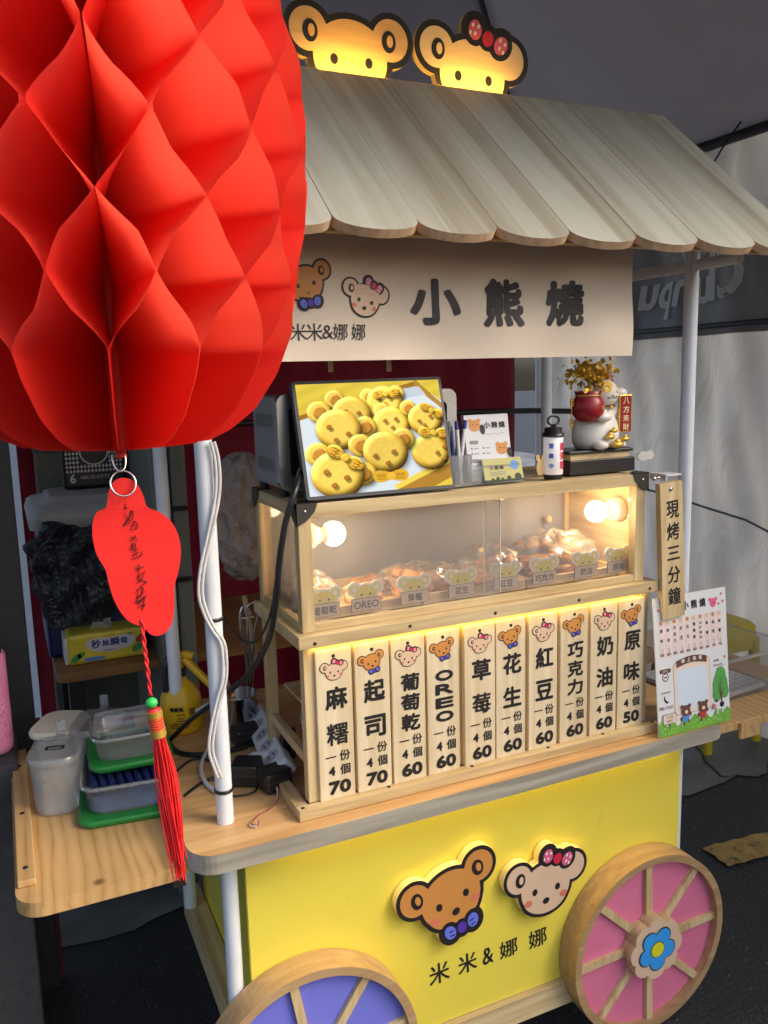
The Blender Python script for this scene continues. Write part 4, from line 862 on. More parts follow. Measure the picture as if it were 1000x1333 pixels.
# ------------------------------------------------------------------ things standing on the case
TOAS = mat('toaster_grey', srgb(150, 148, 146), .4, .2, amt=.04); SILV = mat('toaster_silver', (.5, .5, .5), .25, .9)
t = thing('toaster_oven', 'grey metal toaster oven with slotted side standing behind the glowing screen', 'toaster oven', (.62, 1.49, ZT))
mb = MB(); mb.box((.447, 1.432, 1.404), (.795, 1.590, 1.570), TOAS, .006); body = mb.build('body', t)
mb = MB()
mb.prism([rrect(.441, 1.402, .801, 1.574, .018), rrect(.462, 1.425, .78, 1.552, .012)[::-1]], 1.412, 1.432, SILV, SILV); mb.build('front_frame', t)
mb = MB(); mb.box((.463, 1.420, 1.426), (.779, 1.424, 1.551), BLK); mb.build('door', t)
mb = MB()
for z in (1.525, 1.445):
    for k in range(11):
        y = 1.462 + k * .0095; mb.grid(lambda u, v: (.4466 , y + .004 * math.sin(v * math.pi) + .0022 * u, z - .012 + .024 * v), 1, 6, INKM)
mb.build('vent_slots', t)
for y in (1.45, 1.575):
    for x in (.46, .78): mb = MB(); mb.lathe([(.009, 0), (.009, .016)], (x, y, ZT + .0005), BLK, 12); mb.build('foot', t)
for z in (1.42, 1.558): mb = MB(); mb.ball((.4405, 1.421, z), (.0015, .0035, .0035), STEEL, n=10); mb.build('screw', t)

h = thing('card_holder', 'clear acrylic holder with order slips on the case beside the glowing screen', 'card holder', (.85, 1.39, ZT))
hx0, hx1 = at(586, 630, 1, 1.375).x, at(683, 620, 1, 1.375).x
mb = MB(); z0 = ZT + .001
for a, b in (((hx0, 1.372, z0), (hx0 + .046, 1.374, z0 + .060)), ((hx0, 1.376, z0), (hx0 + .0015, 1.424, z0 + .060)), ((hx0 + .046, 1.374, z0), (hx0 + .0475, 1.424, z0 + .06)), ((hx0, 1.4245, z0), (hx1, 1.426, z0 + .075)), ((hx0 + .002, 1.3745, z0), (hx1, 1.424, z0 + .002)), ((hx0 + .048, 1.385, z0 + .002), (hx1 - .004, 1.3865, z0 + .035))): mb.box(a, b, CLEAR)
mb.build('tray', h)
PAPW = mat('slip_white', (.70, .69, .70), .6, amt=.02); CARD = mat('card_green', srgb(186, 182, 110), .5, amt=.05); GREYI = mat('grey_print', (.25, .25, .26), .6)
sl_ = thing('order_slip', 'white printed order slip pad standing in the clear holder', 'paper', (.86, 1.40, ZT))
q0 = at(611, 617, 1, 1.392); q1 = at(668, 610, 1, 1.392); hz = at(612, 537, 1, 1.41).z - q0.z
FO = lambda u, v, d: Vector((q0.x + (q1.x - q0.x) * u, 1.392 + .020 * v + d, ZT + .006 + (hz + .01) * v))
mb = MB(); mb.prism([[(0, 0), (1, 0), (1, 1), (0, 1)]], 0, .010, PAPW, PAPW, FO); mb.build('pad', sl_)
mb = MB()
for k, ch in enumerate('小熊燒'): fat(mb, ch, .50 + k * .17, .84, INKM, -.0006, .006, h=.09, w=.135, F=FO, n=4)
for cx, cz in ((.22, .84), (.80, .47)):
    for e in ((0, 0, .13, .088), (-.09, .07, .05, .035), (.09, .07, .05, .035)): mb.prism([disc(cx + e[0], cz + e[1], e[2], e[3])], -.0006 - .0001 * abs(e[0]), None, INK['boy'], None, FO)
    for e in (-.045, .045): mb.prism([disc(cx + e, cz + .015, .014, .010)], -.001, None, INKM, None, FO)
    mb.prism([disc(cx + .17, cz - .06, .055, .075, .3)], -.0012, None, INKM, None, FO)
mb.prism([rrect(.08, .56, .27, .615, .02)], -.0006, None, GREYI, None, FO); mb.prism([rrect(.08, .28, .27, .335, .02)], -.0006, None, GREYI, None, FO)
for z in (.48, .40, .22, .15):
    for x in (.1, .36): mb.prism([[(x, z), (x + .035, z), (x + .035, z + .03), (x, z + .03)]], -.0006, None, GREYI, None, FO); mb.prism([[(x + .06, z + .008), (x + .17, z + .008), (x + .17, z + .02), (x + .06, z + .02)]], -.0006, None, GREYI, None, FO)
for k in range(8): mb.prism([[(.40 + k * .06, .70 + .012 * math.sin(k * 2)), (.46 + k * .06, .70 + .012 * math.sin(k * 2 + 2)), (.46 + k * .06, .706 + .012 * math.sin(k * 2 + 2)), (.40 + k * .06, .706 + .012 * math.sin(k * 2))]], -.0006, None, GREYI, None, FO)
mb.build('print', sl_)
cd = thing('card_stack', 'stack of green business cards in front of the white order slips', 'cards', (.88, 1.378, ZT))
c0_ = at(632, 632, 1, 1.378); c1_ = at(682, 626, 1, 1.378)
FC = lambda u, v, d: Vector((c0_.x + (c1_.x - c0_.x) * u, 1.3775 + .012 * v + d, ZT + .004 + .044 * v))
mb = MB(); mb.prism([[(0, 0), (1, 0), (1, 1), (0, 1)]], 0, .006, CARD, PAPW, FC); mb.build('cards', cd)
mb = MB()
for k, ch in enumerate('小熊燒'): fat(mb, ch, .20 + k * .13, .60, INKM, -.0005, .004, h=.17, w=.10, F=FC, n=4)
for z in (.40, .33, .27): mb.prism([[(.15, z), (.15 + .4, z), (.55, z + .025), (.15, z + .025)]], -.0005, None, GREYI, None, FC)
for x, r_ in ((.2, .05), (.33, .07), (.45, .05), (.62, .08), (.86, .13)): mb.prism([disc(x, .07 + r_ * .6, r_ * .7, r_ * 1.3)], -.0005, None, mat('card_dark', srgb(44, 60, 34), .6), None, FC)
mb.prism([[(0, 0), (1, 0), (1, .08), (0, .09)]], -.0006, None, MATS['card_dark'], None, FC); mb.prism([disc(.80, .68, .11, .2)], -.0005, None, SBLU, None, FC)
mb.build('print', cd)
PENW = mat('pen_white', (.66, .66, .66), .35); PENB = mat('pen_blue', srgb(40, 56, 130), .3)
for k, (pa, pb, lab) in enumerate((((600, 628), (594, 548), 'white pen with blue cap leaning left in the clear holder'), ((597, 628), (606, 547), 'white pen with blue cap leaning right in the clear holder'), ((592, 626), (586, 546), 'dark blue pen at the left end of the clear holder'), ((606, 630), (603, 560), 'blue pen low in the clear holder beside the white pens'))):
    yy = 1.385 + .010 * k; a = at(*pa, 1, yy); a.z = ZT + .005; b = at(*pb, 1, yy + .012); m_ = PENW if k < 2 else PENB
    pn = thing('pen', lab, 'pen', a); mb = MB(); mb.tube([a, a.lerp(b, .86)], .0040, m_, 10); mb.build('barrel', pn)
    mb = MB(); mb.tube([a.lerp(b, .865), b], [.0042, .0034], PENB, 10); mb.build('cap', pn)

# battery lantern tube with printing
lp = at(720, 620, 1, 1.375); lx, ly = lp.x, 1.375
t = thing('camping_light', 'small white cylinder lamp with black caps, blue and red lettering, beside the cat figurine', 'lamp', (lx, ly, ZT))
rl = .0195
mb = MB(); mb.lathe([(0, 0), (.018, 0), (.0185, .006), (.0185, .010)], (lx, ly, ZT + .0005), BLK, 24); mb.build('base_cap', t)
mb = MB(); mb.lathe([(rl - .001, .010), (rl, .011), (rl, .084), (rl - .001, .085)], (lx, ly, ZT), mat('lamp_shell', (.78, .74, .72), .4, amt=.01, emit=(1, .9, .8), es=.10), 32); bodyl = mb.build('shade', t)
mb = MB(); mb.lathe([(.0215, .085), (.0215, .092), (.0175, .093), (.0175, .103), (.006, .104), (.004, .110), (0, .110)], (lx, ly, ZT), BLK, 24)
rn = [(lx + .0135 * math.cos(a), ly, ZT + .117 + .009 * math.sin(a)) for a in [2 * math.pi * k / 20 for k in range(21)]]
mb.tube(rn, .0022, BLK, 8); mb.build('top_cap', t)
FL = lambda u, v, d: Vector((lx + (rl + .0005 - d) * math.sin(u / rl), ly - (rl + .0005 - d) * math.cos(u / rl), ZT + v))
mb = MB()
for k, ch in enumerate('營業中'): fat(mb, ch, -.016, .068 - k * .020, INK['blue'], 0, .0004, h=.010, F=FL, n=4)
for k, ch in enumerate('雞蛋糕'): fat(mb, ch, .010, .066 - k * .0185, INK['red'], 0, .0007, h=.0155, F=FL, n=6)
mb.build('lettering', t)

# fortune cat figurine on its black stand
sb = thing('figurine_stand', 'black and beige stepped wooden stand under the white cat figurine', 'stand', (1.10, 1.44, ZT))
sx0, sx1 = at(739, 621, 1, 1.40).x, at(823, 618, 1, 1.40).x; sy0, sy1 = 1.392, 1.480; sw = sx1 - sx0; sxc = (sx0 + sx1) / 2
STB = mat('stand_black', (.022, .019, .018), .35)
mb = MB(); mb.box((sx0, sy0, ZT + .0005), (sx1, sy1, ZT + .030), STB, .0015); mb.build('lower_block', sb)
mb = MB(); mb.box((sx0 + .004, sy0 + .004, ZT + .0302), (sx1 - .012, sy1 - .004, ZT + .043), mat('stand_beige', srgb(206, 180, 134), .5), .001); mb.build('middle_block', sb)
mb = MB(); mb.box((sx0 - .002, sy0 - .001, ZT + .0432), (sx1 - .006, sy1, ZT + .0495), STB, .0015); mb.build('top_block', sb)
CATW = mat('cat_white', (.82, .78, .68), .3, amt=.03); CATR = mat('cat_red', srgb(150, 26, 34), .35, amt=.1); LEAF = mat('gold_leaf', srgb(232, 180, 60), .35, .25, amt=.35, scale=150)
ct = thing('cat_figurine', 'white fortune cat figurine hugging a red pot with a golden money tree', 'figurine', (sxc, 1.435, ZT + .05))
ZC = ZT + .0497; cx_, cy_ = at(779, 560, 1, 1.435).x, 1.435; s_ = .0016
mb = MB()
mb.lathe([(0, 0), (.036, .001), (.042, .012), (.043, .026), (.039, .045), (.031, .062), (.022, .074), (.016, .080), (0, .082)], (cx_, cy_, ZC), CATW, 40, sy=.85)
mb.ball((cx_ + .012, cy_ - .002, ZC + .094), (.030, .026, .026), CATW, n=28)
for a, b, c, r_ in ((-.016, -.034, .008, .013), (.032, -.026, .007, .011)): mb.ball((cx_ + a, cy_ + b, ZC + c), (r_, r_ * 1.1, r_ * .62), CATW)
mb.ball((cx_ - .010, cy_ - .036, ZC + .056), (.016, .010, .009), CATW)
mb.tube([(cx_ + .030, cy_, ZC + .055), (cx_ + .044, cy_ - .002, ZC + .070), (cx_ + .050, cy_ - .002, ZC + .090)], [.010, .010, .011], CATW, 14); mb.ball((cx_ + .050, cy_ - .002, ZC + .094), (.0145, .012, .010), CATW); mb.build('body', ct)
mb = MB()
for e, lean in ((-.009, -.3), (.026, .2)): mb.lathe([(.010, 0), (.006, .009), (.001, .019), (0, .020)], (cx_ + e, cy_ - .002, ZC + .112), CATR if e > 0 else CATW, 12, sy=.6)
mb.build('ear', ct)
mb = MB(); hx, hy = cx_ + .014, cy_ - .0290
for e in (-1, 1): mb.tube([(hx + e * .0095 + q * .0055, hy + .0015 * abs(q) + .0035, ZC + .0975 - .0028 * q * q) for q in (-1, -.5, 0, .5, 1)], .0007, INKM, 6)
for e in (-1, 1): mb.tube([(hx + e * .005 + q * .005, hy + .0015 + .001 * abs(q), ZC + .0865 + .003 * q * q) for q in (-1, -.5, 0, .5, 1)], .0007, INKM, 6)
mb.ball((hx, hy, ZC + .091), (.0022, .0012, .0014), INK['blush']); mb.build('face_lines', ct)
mb = MB(); mb.tube([(cx_ + .008 + .025 * math.cos(a), cy_ - .001 + .024 * math.sin(a), ZC + .0735) for a in [R(180 + 10 * k) for k in range(19)]], .0022, BRN, 8); mb.ball((cx_ + .012, cy_ - .026, ZC + .071), .0035, GOLD); mb.build('collar', ct)
px_ = cx_ - .032; mb = MB(); mb.lathe([(0, 0), (.016, .001), (.026, .012), (.0285, .024), (.025, .037), (.020, .044), (.024, .052), (.021, .052), (.018, .046)], (px_, cy_ - .020, ZC + .048), CATR, 30)
mb.build('red_pot', ct)
mb = MB(); text(mb, '福', px_ + .010, ZC + .072, GOLD, h=.009, F=lambda u, v, d: Vector((u, cy_ - .0205 - math.sqrt(max(1e-6, .0290 ** 2 - (u - px_) ** 2)), v)))
mb.tube([(px_ + .0215 * math.cos(a), cy_ - .020 + .0215 * math.sin(a), ZC + .0925) for a in [2 * math.pi * k / 24 for k in range(25)]], .0014, GOLD, 6); mb.build('gold_trim', ct)
mb = MB(); trk = Vector((px_ + .006, cy_ - .018, ZC + .092))
rg = random.Random(5); tips = []
for k in range(11):
    a = rg.uniform(0, 6.28); e = Vector((px_ + .004 + .050 * math.cos(a) * rg.uniform(.3, 1), cy_ - .018 + .022 * math.sin(a), ZC + .122 + rg.uniform(0, .022))); tips.append(e)
    mb.tube(smooth_path([trk, trk + Vector((rg.uniform(-.003, .003), 0, .018)), trk.lerp(e, .6) + Vector((0, 0, .006)), e], 4), [.003 * (1 - .07 * q) for q in range(13)], GOLD, 6)
mb.build('tree_branches', ct)
mb = MB()
for k in range(330):
    e = rg.choice(tips); a = rg.uniform(0, 6.28); b = rg.uniform(-1.2, 1.2); c_ = Vector((px_ + .006 + rg.gauss(0, .024), cy_ - .018 + rg.gauss(0, .012), ZC + .126 + rg.gauss(0, .0105))) if k % 3 else e + Vector([rg.gauss(0, .005) for _ in range(3)])
    u = Vector((math.cos(a) * math.cos(b), math.sin(a) * math.cos(b), math.sin(b))); v_ = u.orthogonal().normalized(); w_ = u.cross(v_); r_ = rg.uniform(.0032, .0060)
    mb.add([c_ + u * .0005] + [c_ + (v_ * math.cos(q) + w_ * math.sin(q) * .75) * r_ - u * .0006 * (i % 2) for i, q in enumerate([2 * math.pi * j / 8 for j in range(8)])], [(0, 1 + j, 1 + (j + 1) % 8) for j in range(8)], LEAF)
mb.build('gold_leaves', ct)
def coin(mb, c, r_, yaw=0):
    c = Vector(c); q = lambda u, v, d: c + Vector((u * math.cos(yaw), u * math.sin(yaw) + d, v)); mb.prism([disc(0, 0, r_), [(.3 * r_, -.3 * r_), (-.3 * r_, -.3 * r_), (-.3 * r_, .3 * r_), (.3 * r_, .3 * r_)][::1]], -.0012, .0012, GOLD, GOLD, q)
mb = MB(); coin(mb, (px_ + .020, cy_ - .045, ZC + .106), .0095); mb.build('coin', ct)
mb = MB(); xx = px_ - .034
mb.tube([(xx, cy_ - .02, ZC + .115), (xx, cy_ - .02, ZC + .022)], .0006, GOLD, 6)
mb.build('chain', ct)
for z in (.082, .048): mb = MB(); coin(mb, (xx, cy_ - .021, ZC + z), .0075, .5); mb.build('coin', ct)
mb = MB(); bx_ = cx_ + .053; mb.box((bx_ - .0135, cy_ - .016, ZC + .026), (bx_ + .0135, cy_ - .011, ZC + .091), GOLD, .001); mb.box((bx_ - .0115, cy_ - .0168, ZC + .028), (bx_ + .0115, cy_ - .0155, ZC + .089), CATR)
for k, ch in enumerate('八方来財'): fat(mb, ch, bx_, ZC + .081 - k * .0152, mat('gold_print', srgb(240, 216, 160), .5), cy_ - .0172, .0003, h=.0115, w=.013, n=4)
mb.build('scroll', ct)
mb = MB()
for (a, z, s2) in ((-.002, .022, 1), (.014, .008, 1.3), (.030, .017, 1.0), (.006, .032, .8)):
    c_ = (cx_ + a, cy_ - .042, ZC + z); mb.ball(c_, (.010 * s2, .006 * s2, .0045 * s2), GOLD); mb.ball((c_[0], c_[1], c_[2] + .004 * s2), (.0045 * s2, .004 * s2, .004 * s2), GOLD)
mb.build('gold_ingots', ct)
ct.scale = (1.22, 1.22, 1.22); ct.location.x -= .016; ct.location.y -= .004
# little extras on the case
p = at(838, 606, 1, 1.50); mb = MB(); hdx = trace(uni(ell(0, 0, 1.0, .62), ell(.95, .1, .62)), (-1.7, -1, 1.9, 1.2), 50); mb.prism([[(p.x + x * .019, ZT + .015 + y * .017) for x, y in l] for l in hdx], 1.500, 1.504, TAGW)
single(mb, 'white_tag', (p.x, 1.5, ZT), 'plain rounded white tag standing behind the black stand at the right end of the case', 'tag')
p = at(704, 606, 1, 1.43); mb = MB(); mb.prism([[(p.x + x * .013, ZT + .022 + y * .020) for x, y in l] for l in trace(uni(ell(0, -.2, .8, .85), ell(-.55, .8, .35), ell(.55, .8, .35)), (-1.2, -1.3, 1.2, 1.3), 50)], 1.430, 1.434, pine_z)
single(mb, 'wooden_tag', (p.x, 1.43, ZT), 'small plain wooden bear shaped tag behind the white cylinder lamp', 'tag')
kr = thing('keychain', 'pink round charm on a steel clasp hanging at the right end of the case', 'keychain', (1.214, 1.325, 1.36))
p = at(852, 623, 1, 1.326); mb = MB(); mb.ball(p, (.006, .004, .005), STEEL); mb.tube(smooth_path([p, p + Vector((.010, -.003, .002)), p + Vector((.017, -.003, -.006)), p + Vector((.012, -.003, -.014)), p + Vector((.009, -.003, -.024)), p + Vector((.006, -.003, -.020))], 5), .0016, STEEL, 8)
mb.tube([p + Vector((.008 + .001 * math.sin(k * 2), -.003, -.024 - k * .003)) for k in range(10)], .0012, STEEL, 6); mb.build('clasp', kr)
p2_ = at(857, 667, 1, 1.326); mb = MB(); mb.ball(p2_, (.006, .0025, .017), INK['blush'], n=20); mb.ball(p2_ + Vector((0, -.0016, 0)), (.0045, .0015, .013), INK['pink'], n=20); mb.build('charm', kr)
p = at(868, 622, 1, 1.40); mb = MB(); mb.box((p.x - .03, 1.37, 1.372), (p.x + .012, 1.42, 1.376), PAPW); mb.box((p.x - .03, 1.37, 1.362), (p.x - .027, 1.42, 1.3718), PAPW); single(mb, 'price_flap', (p.x, 1.40, 1.37), 'small white folded card behind the top of the hanging wooden sign', 'card')

# ------------------------------------------------------------------ red honeycomb paper lantern with tag and tassel
def paper_red():
    m, N, L, p = new_mat('red_paper'); c, f, vec = vary(N, L, (.86, .050, .034), .05, 14, detail=6)
    L.new(c, p.inputs['Base Color']); p.inputs['Roughness'].default_value = .38; p.inputs['Specular IOR Level'].default_value = .3; bump(N, L, p, f, .25, .006)
    t = N.new('ShaderNodeBsdfTranslucent'); t.inputs[0].default_value = (.96, .11, .065, 1); mx = N.new('ShaderNodeMixShader'); mx.inputs[0].default_value = .55
    L.new(p.outputs[0], mx.inputs[1]); L.new(t.outputs[0], mx.inputs[2]); L.new(mx.outputs[0], N['Material Output'].inputs[0]); return m
RPAP = paper_red()
LA = Vector(at(157, 585, 1, .62)); lz = LA.z
lan = thing('paper_lantern', 'large bright red honeycomb paper lantern hanging in front of the cart', 'lantern', (LA.x, LA.y, lz))
PR = [(0, .012), (.004, .062), (.012, .079), (.026, .097), (.05, .1135), (.08, .1262), (.13, .1350), (.185, .1420), (.25, .138), (.32, .122), (.38, .088), (.43, .040), (.45, .014)]
def prof(z):
    for (a, ra), (b, rb) in zip(PR, PR[1:]):
        if z <= b: t = (z - a) / (b - a); return ra + (rb - ra) * t
    return PR[-1][1]
NS = 28; DL = 2 * math.pi / NS; ZL = .0665; PER = .0835; PH0 = R(-90 + 14) - math.pi / 28 + .06
def wave(z):
    if z <= ZL: return 1.0
    u = ((z - ZL) / PER) % 1.0; tri = 1 - 4 * u if u < .5 else -3 + 4 * u; sn = math.cos(2 * math.pi * u)
    return max(-1, min(1, .80 * tri + .20 * sn))
mb = MB(); rgl = random.Random(21)
for k in range(NS):
    sg_ = 1 if k % 2 == 0 else -1; j1, j2, j3 = rgl.uniform(0, 6), rgl.uniform(0, 6), rgl.uniform(-.002, .002)
    def fn(u, v):
        z = .45 * (v ** 1.15); rr = prof(z); r = .010 + (rr - .010) * u
        wv = wave(z); op = (1 - abs(wv)) * .5
        th = PH0 + DL * (k + .494 * sg_ * wv) + op * DL * .35 * math.sin(z * 24 + j1) * u
        r2 = r * (1 + .012 * math.sin(z * 30 + j2) * u * op * 2) + j3 * u * op
        return (LA.x + r2 * math.cos(th), LA.y + r2 * math.sin(th), lz + z + .004 * (1 - u) * 0)
    mb.grid(fn, 7, 104, RPAP)
mb.tube([(LA.x, LA.y, lz), (LA.x, LA.y, lz + .45)], .0115, RPAP, 16); mb.build('honeycomb_paper', lan)
mb = MB(); mb.tube([(LA.x, LA.y, lz + .001), (LA.x + .0005, LA.y - .002, lz - .006)], .0035, RPAP, 8); mb.build('paper_tab', lan)
mb = MB(); mb.tube([(LA.x, LA.y, lz + .44), (LA.x, LA.y + .05, TZ + .15)], .0012, BLK, 6); mb.build('hanging_string', lan)
RTAG = mat('tag_red', (.78, .022, .018), .22, amt=.02, coat=.5); YT = .617
tg = thing('lantern_tag', 'glossy red plastic tag with brush writing and long tassel hung from the lantern', 'tag', (at(165, 640, 1, YT).x, YT, at(165, 640, 1, YT).z))
out = [(160, 622), (176, 627), (186, 643), (192, 660), (208, 667), (224, 680), (234, 700), (236.5, 722), (233, 746), (228, 764), (227.5, 790), (225, 810), (217, 823), (205, 828), (195, 825), (187, 816), (174, 812), (161, 802), (149, 782), (142, 760), (137, 741), (126, 722), (121, 702), (120.5, 682), (126, 667), (138, 660), (141, 641), (148, 627)]
op_ = [(v.x, v.y) for v in smooth_path([(at(x, y, 1, YT).x, at(x, y, 1, YT).z, 0) for x, y in out], 5, True)]
xm = sum(q[0] for q in op_) / len(op_)
FT = lambda u, v, d: Vector((u, YT + d + 1.2 * (u - xm) ** 2 + .05 * (u - xm), v))
mb = MB(); mb.prism([op_], 0, .0012, RTAG, RTAG, FT); mb.build('plate', tg)
for (px, py, rx, ry) in ((155, 598, 8.5, 14), (160, 629, 15, 15)):
    c = at(px, py, 1, YT - .001); k_ = .62 / 1085 * 1.02; mb = MB(); mb.tube([(c.x + rx * k_ * math.cos(a) * (.9 if rx < 10 else 1), YT - .0015 + .003 * math.sin(a) - (.0 if rx < 10 else .001), c.z + ry * k_ * math.sin(a)) for a in [2 * math.pi * q / 32 for q in range(33)]], .00075, STEEL, 8); mb.build('ring', tg)
TINK = mat('brush_ink', srgb(70, 16, 14), .5)
strokes = [[(164, 655), (163, 662), (167, 660)], [(162, 667), (166, 676), (161, 684), (168, 676), (172, 664), (173, 675), (163, 685)], [(170, 690), (176, 678), (179, 687), (171, 690)], [(170, 697), (173, 703), (176, 697), (178, 705)], [(169, 715), (177, 711), (173, 707), (174, 716), (182, 713)], [(172, 724), (181, 718)], [(176, 706), (178, 724)], [(171, 728), (183, 724), (186, 716)], [(180, 733), (182, 740), (176, 737)], [(178, 742), (188, 737)], [(178, 752), (190, 744)], [(181, 741), (182, 756), (188, 748)], [(178, 760), (185, 755), (191, 758), (181, 764)], [(176, 771), (186, 764), (184, 775), (178, 778), (190, 769)], [(180, 766), (180, 786), (188, 776), (186, 790)], [(175, 784), (190, 778)], [(178, 792), (189, 786), (184, 795)], [(190, 774), (190.5, 776)]]
mb = MB()
for st_ in strokes:
    ps_ = [Vector(FT(*[at(x, y, 1, YT)[i] for i in (0, 2)], -.0004)) for x, y in st_]; ps_ = smooth_path(ps_, 5) if len(ps_) > 2 else ps_
    n_ = len(ps_); mb.tube(ps_, [(.00014 + .00030 * math.sin(math.pi * (q + .5) / n_)) for q in range(n_)], TINK, 6)
mb.build('brush_writing', tg)
TS = mat('tassel_red', (.78, .02, .022), .5, amt=.15, scale=300); pt = lambda x, y: at(x, y, 1, YT)
co = smooth_path([pt(185, 806), pt(188, 840), pt(192, 870), pt(196, 905)], 8); mb = MB()
for s2 in (0, math.pi): mb.tube([q + Vector((.0009 * math.cos(i * .9 + s2), .0009 * math.sin(i * .9 + s2), 0)) for i, q in enumerate(co)], .0009, TS, 6)
mb.build('cord', tg)
mb = MB(); mb.ball(pt(197.5, 915), (.0045, .0045, .0042), mat('bead_green', srgb(52, 190, 84), .25)); mb.build('bead', tg)
a, b = pt(200, 922), pt(207, 958); mb = MB(); mb.tube([a, a.lerp(b, .12), a.lerp(b, .3), a.lerp(b, .8), b], [.0035, .0052, .0054, .0054, .0052], TS, 16)
for f0, f1 in ((.08, .30), (.74, 1.0)): mb.tube([a.lerp(b, f0), a.lerp(b, f1)], .0058, GOLD, 16)
for k in range(5): mb.tube([a.lerp(b, .34 + k * .09), a.lerp(b, .36 + k * .09)], .0057, GOLD, 16)
mb.build('tassel_head', tg)
mb = MB(); rgt = random.Random(9)
for k in range(64):
    a_ = rgt.uniform(0, 6.28); r_ = .0046 * math.sqrt(rgt.random()); e = pt(234 + rgt.gauss(0, 4.2), 1132 + rgt.uniform(-16, 14)); st0 = b + Vector((r_ * math.cos(a_), r_ * math.sin(a_), .001)); e = e + Vector((0, r_ * math.sin(a_) * 1.5, 0))
    bl = Vector((r_ * math.cos(a_) * .9 + rgt.gauss(0, .0010), rgt.gauss(0, .0015), 0))
    mb.tube(smooth_path([st0, st0.lerp(e, .3) + bl, st0.lerp(e, .65) + bl * .8, e], 6), .00055, TS, 5, None, False)
mb.build('tassel_fringe', tg)
# ------------------------------------------------------------------ cables and tools on the counter
G = lambda px, py, z=CT: at(px, py, 2, z)
def cable(name, pts, r, m, lab, cat='cable', k=8):
    ps_ = smooth_path(pts, k); mb = MB(); mb.tube(ps_, r, m, 10); return single(mb, name, ps_[-1], lab, cat)
lo = lambda p, dz=.006: Vector((p.x, p.y, CT + dz))
cable('power_cable', [at(392, 612, 1, 1.37), at(384, 640, 1, 1.33), at(372, 680, 1, 1.33), at(364, 730, 1, 1.335), at(360, 780, 1, 1.345), at(350, 832, 1, 1.38), at(325, 876, 1, 1.45), at(288, 908, 1, 1.56), at(252, 934, 1, 1.66), at(228, 957, 1, 1.74), lo(G(221, 971), .008), lo(G(236, 984)), lo(G(275, 985)), lo(G(322, 975))], .0055, BLK, 'thick black power cable hanging from the screen and looping behind the white post')
cable('power_cable', [at(386, 648, 1, 1.345), at(366, 700, 1, 1.335), at(359, 760, 1, 1.34), at(352, 800, 1, 1.36), at(338, 830, 1, 1.40), at(322, 836, 1, 1.43), at(306, 824, 1, 1.50), at(290, 800, 1, 1.7)], .0024, BLK, 'thin black cable hanging beside the left end of the case')
cable('power_cable', [G(240, 1036, CT + .003), lo(G(262, 1022), .004), lo(G(280, 1015), .004), lo(G(310, 1012), .006)], .003, BLK, 'black cable crossing the counter edge towards the side shelf')
cable('power_cable', [G(222, 1012, CT + .003), lo(G(245, 994), .004), lo(G(266, 991), .006), lo(G(290, 1004), .006)], .0026, BLK, 'thin black cable curving over the counter behind the red tassel')
cable('power_cable', [lo(G(300, 1039), .003), lo(G(322, 1036), .003), lo(G(334, 1030), .003), lo(G(330, 1020), .004)], .002, BLK, 'short black cable end curled at the foot of the black adapters')
cable('extension_lead', [lo(G(330, 940), .02), lo(G(308, 950), .02), lo(G(285, 968), .012), lo(G(268, 986), .008), lo(G(262, 1004), .006), lo(G(268, 1022), .006), lo(G(284, 1036), .006)], .0042, CORD, 'thick white extension lead curving round behind the left post')
cable('white_lead', [lo(G(300, 1028), .006), lo(G(310, 1016), .010), lo(G(322, 1002), .018), lo(G(336, 996), .025)], .004, CORD, 'short white lead plugged into the power strip')
SR = mat('wire_red', srgb(150, 30, 40), .4)
mb = MB(); wp = smooth_path([lo(G(352, 1020), .03), lo(G(362, 1040), .01), lo(G(352, 1055), .004), lo(G(334, 1066), .004), lo(G(326, 1076), .004), lo(G(334, 1079), .005), lo(G(335, 1074), .007)], 8)
mb.tube(wp, .0013, CORD, 6); mb.tube([p + Vector((.0022, 0, .0012)) for p in wp], .0011, SR, 6); single(mb, 'twin_wire', wp[-1], 'loose red and white twin wire curling on the counter front', 'wire')
def rbox(mb, c, sx, sy, sz, yaw, m, bev=.006, tilt=0):
    X = Matrix.Translation(c) @ Matrix.Rotation(yaw, 4, 'Z') @ Matrix.Rotation(tilt, 4, 'X'); mb.box((-sx / 2, -sy / 2, 0), (sx / 2, sy / 2, sz), m, bev, X)
def adapter(px, py, sx, sy, sz, yaw, lab):
    c = lo(G(px, py), .001); t = thing('power_adapter', lab, 'adapter', c, 'black adapters beside the power strip'); mb = MB(); rbox(mb, c, sx, sy, sz, yaw, BLK); mb.build('housing', t)
    mb = MB(); rbox(mb, c + Vector((0, 0, sz * .55)), sx + .001, sy + .001, .0015, yaw, mat('seam_grey', (.05, .05, .05), .5), 0); mb.build('seam', t)
adapter(358, 1026, .056, .050, .042, .2, 'black box power adapter nearest the display case corner'); adapter(322, 1018, .055, .055, .045, -.5, 'black box power adapter just right of the left post'); adapter(322, 968, .060, .05, .040, .1, 'black box power adapter behind the others near the steel pot')
a, b = G(372, 1000, CT + .035), G(337, 924, CT + .035); d_ = Vector((b.x - a.x, b.y - a.y, 0)); yw = math.atan2(-d_.x, d_.y); ln2 = min(d_.length, .34)
t = thing('power_strip', 'white power strip lying beside the rack of menu boards', 'power strip', (a.x, a.y, CT)); X = Matrix.Translation((a.x + .004, a.y, CT + .012)) @ Matrix.Rotation(yw, 4, 'Z') @ Matrix.Rotation(R(-38), 4, 'Y')
mb = MB(); mb.box((-.026, 0, 0), (.026, ln2, .036), mat('strip_white', (.7, .7, .7), .35), .006, X); mb.build('housing', t)
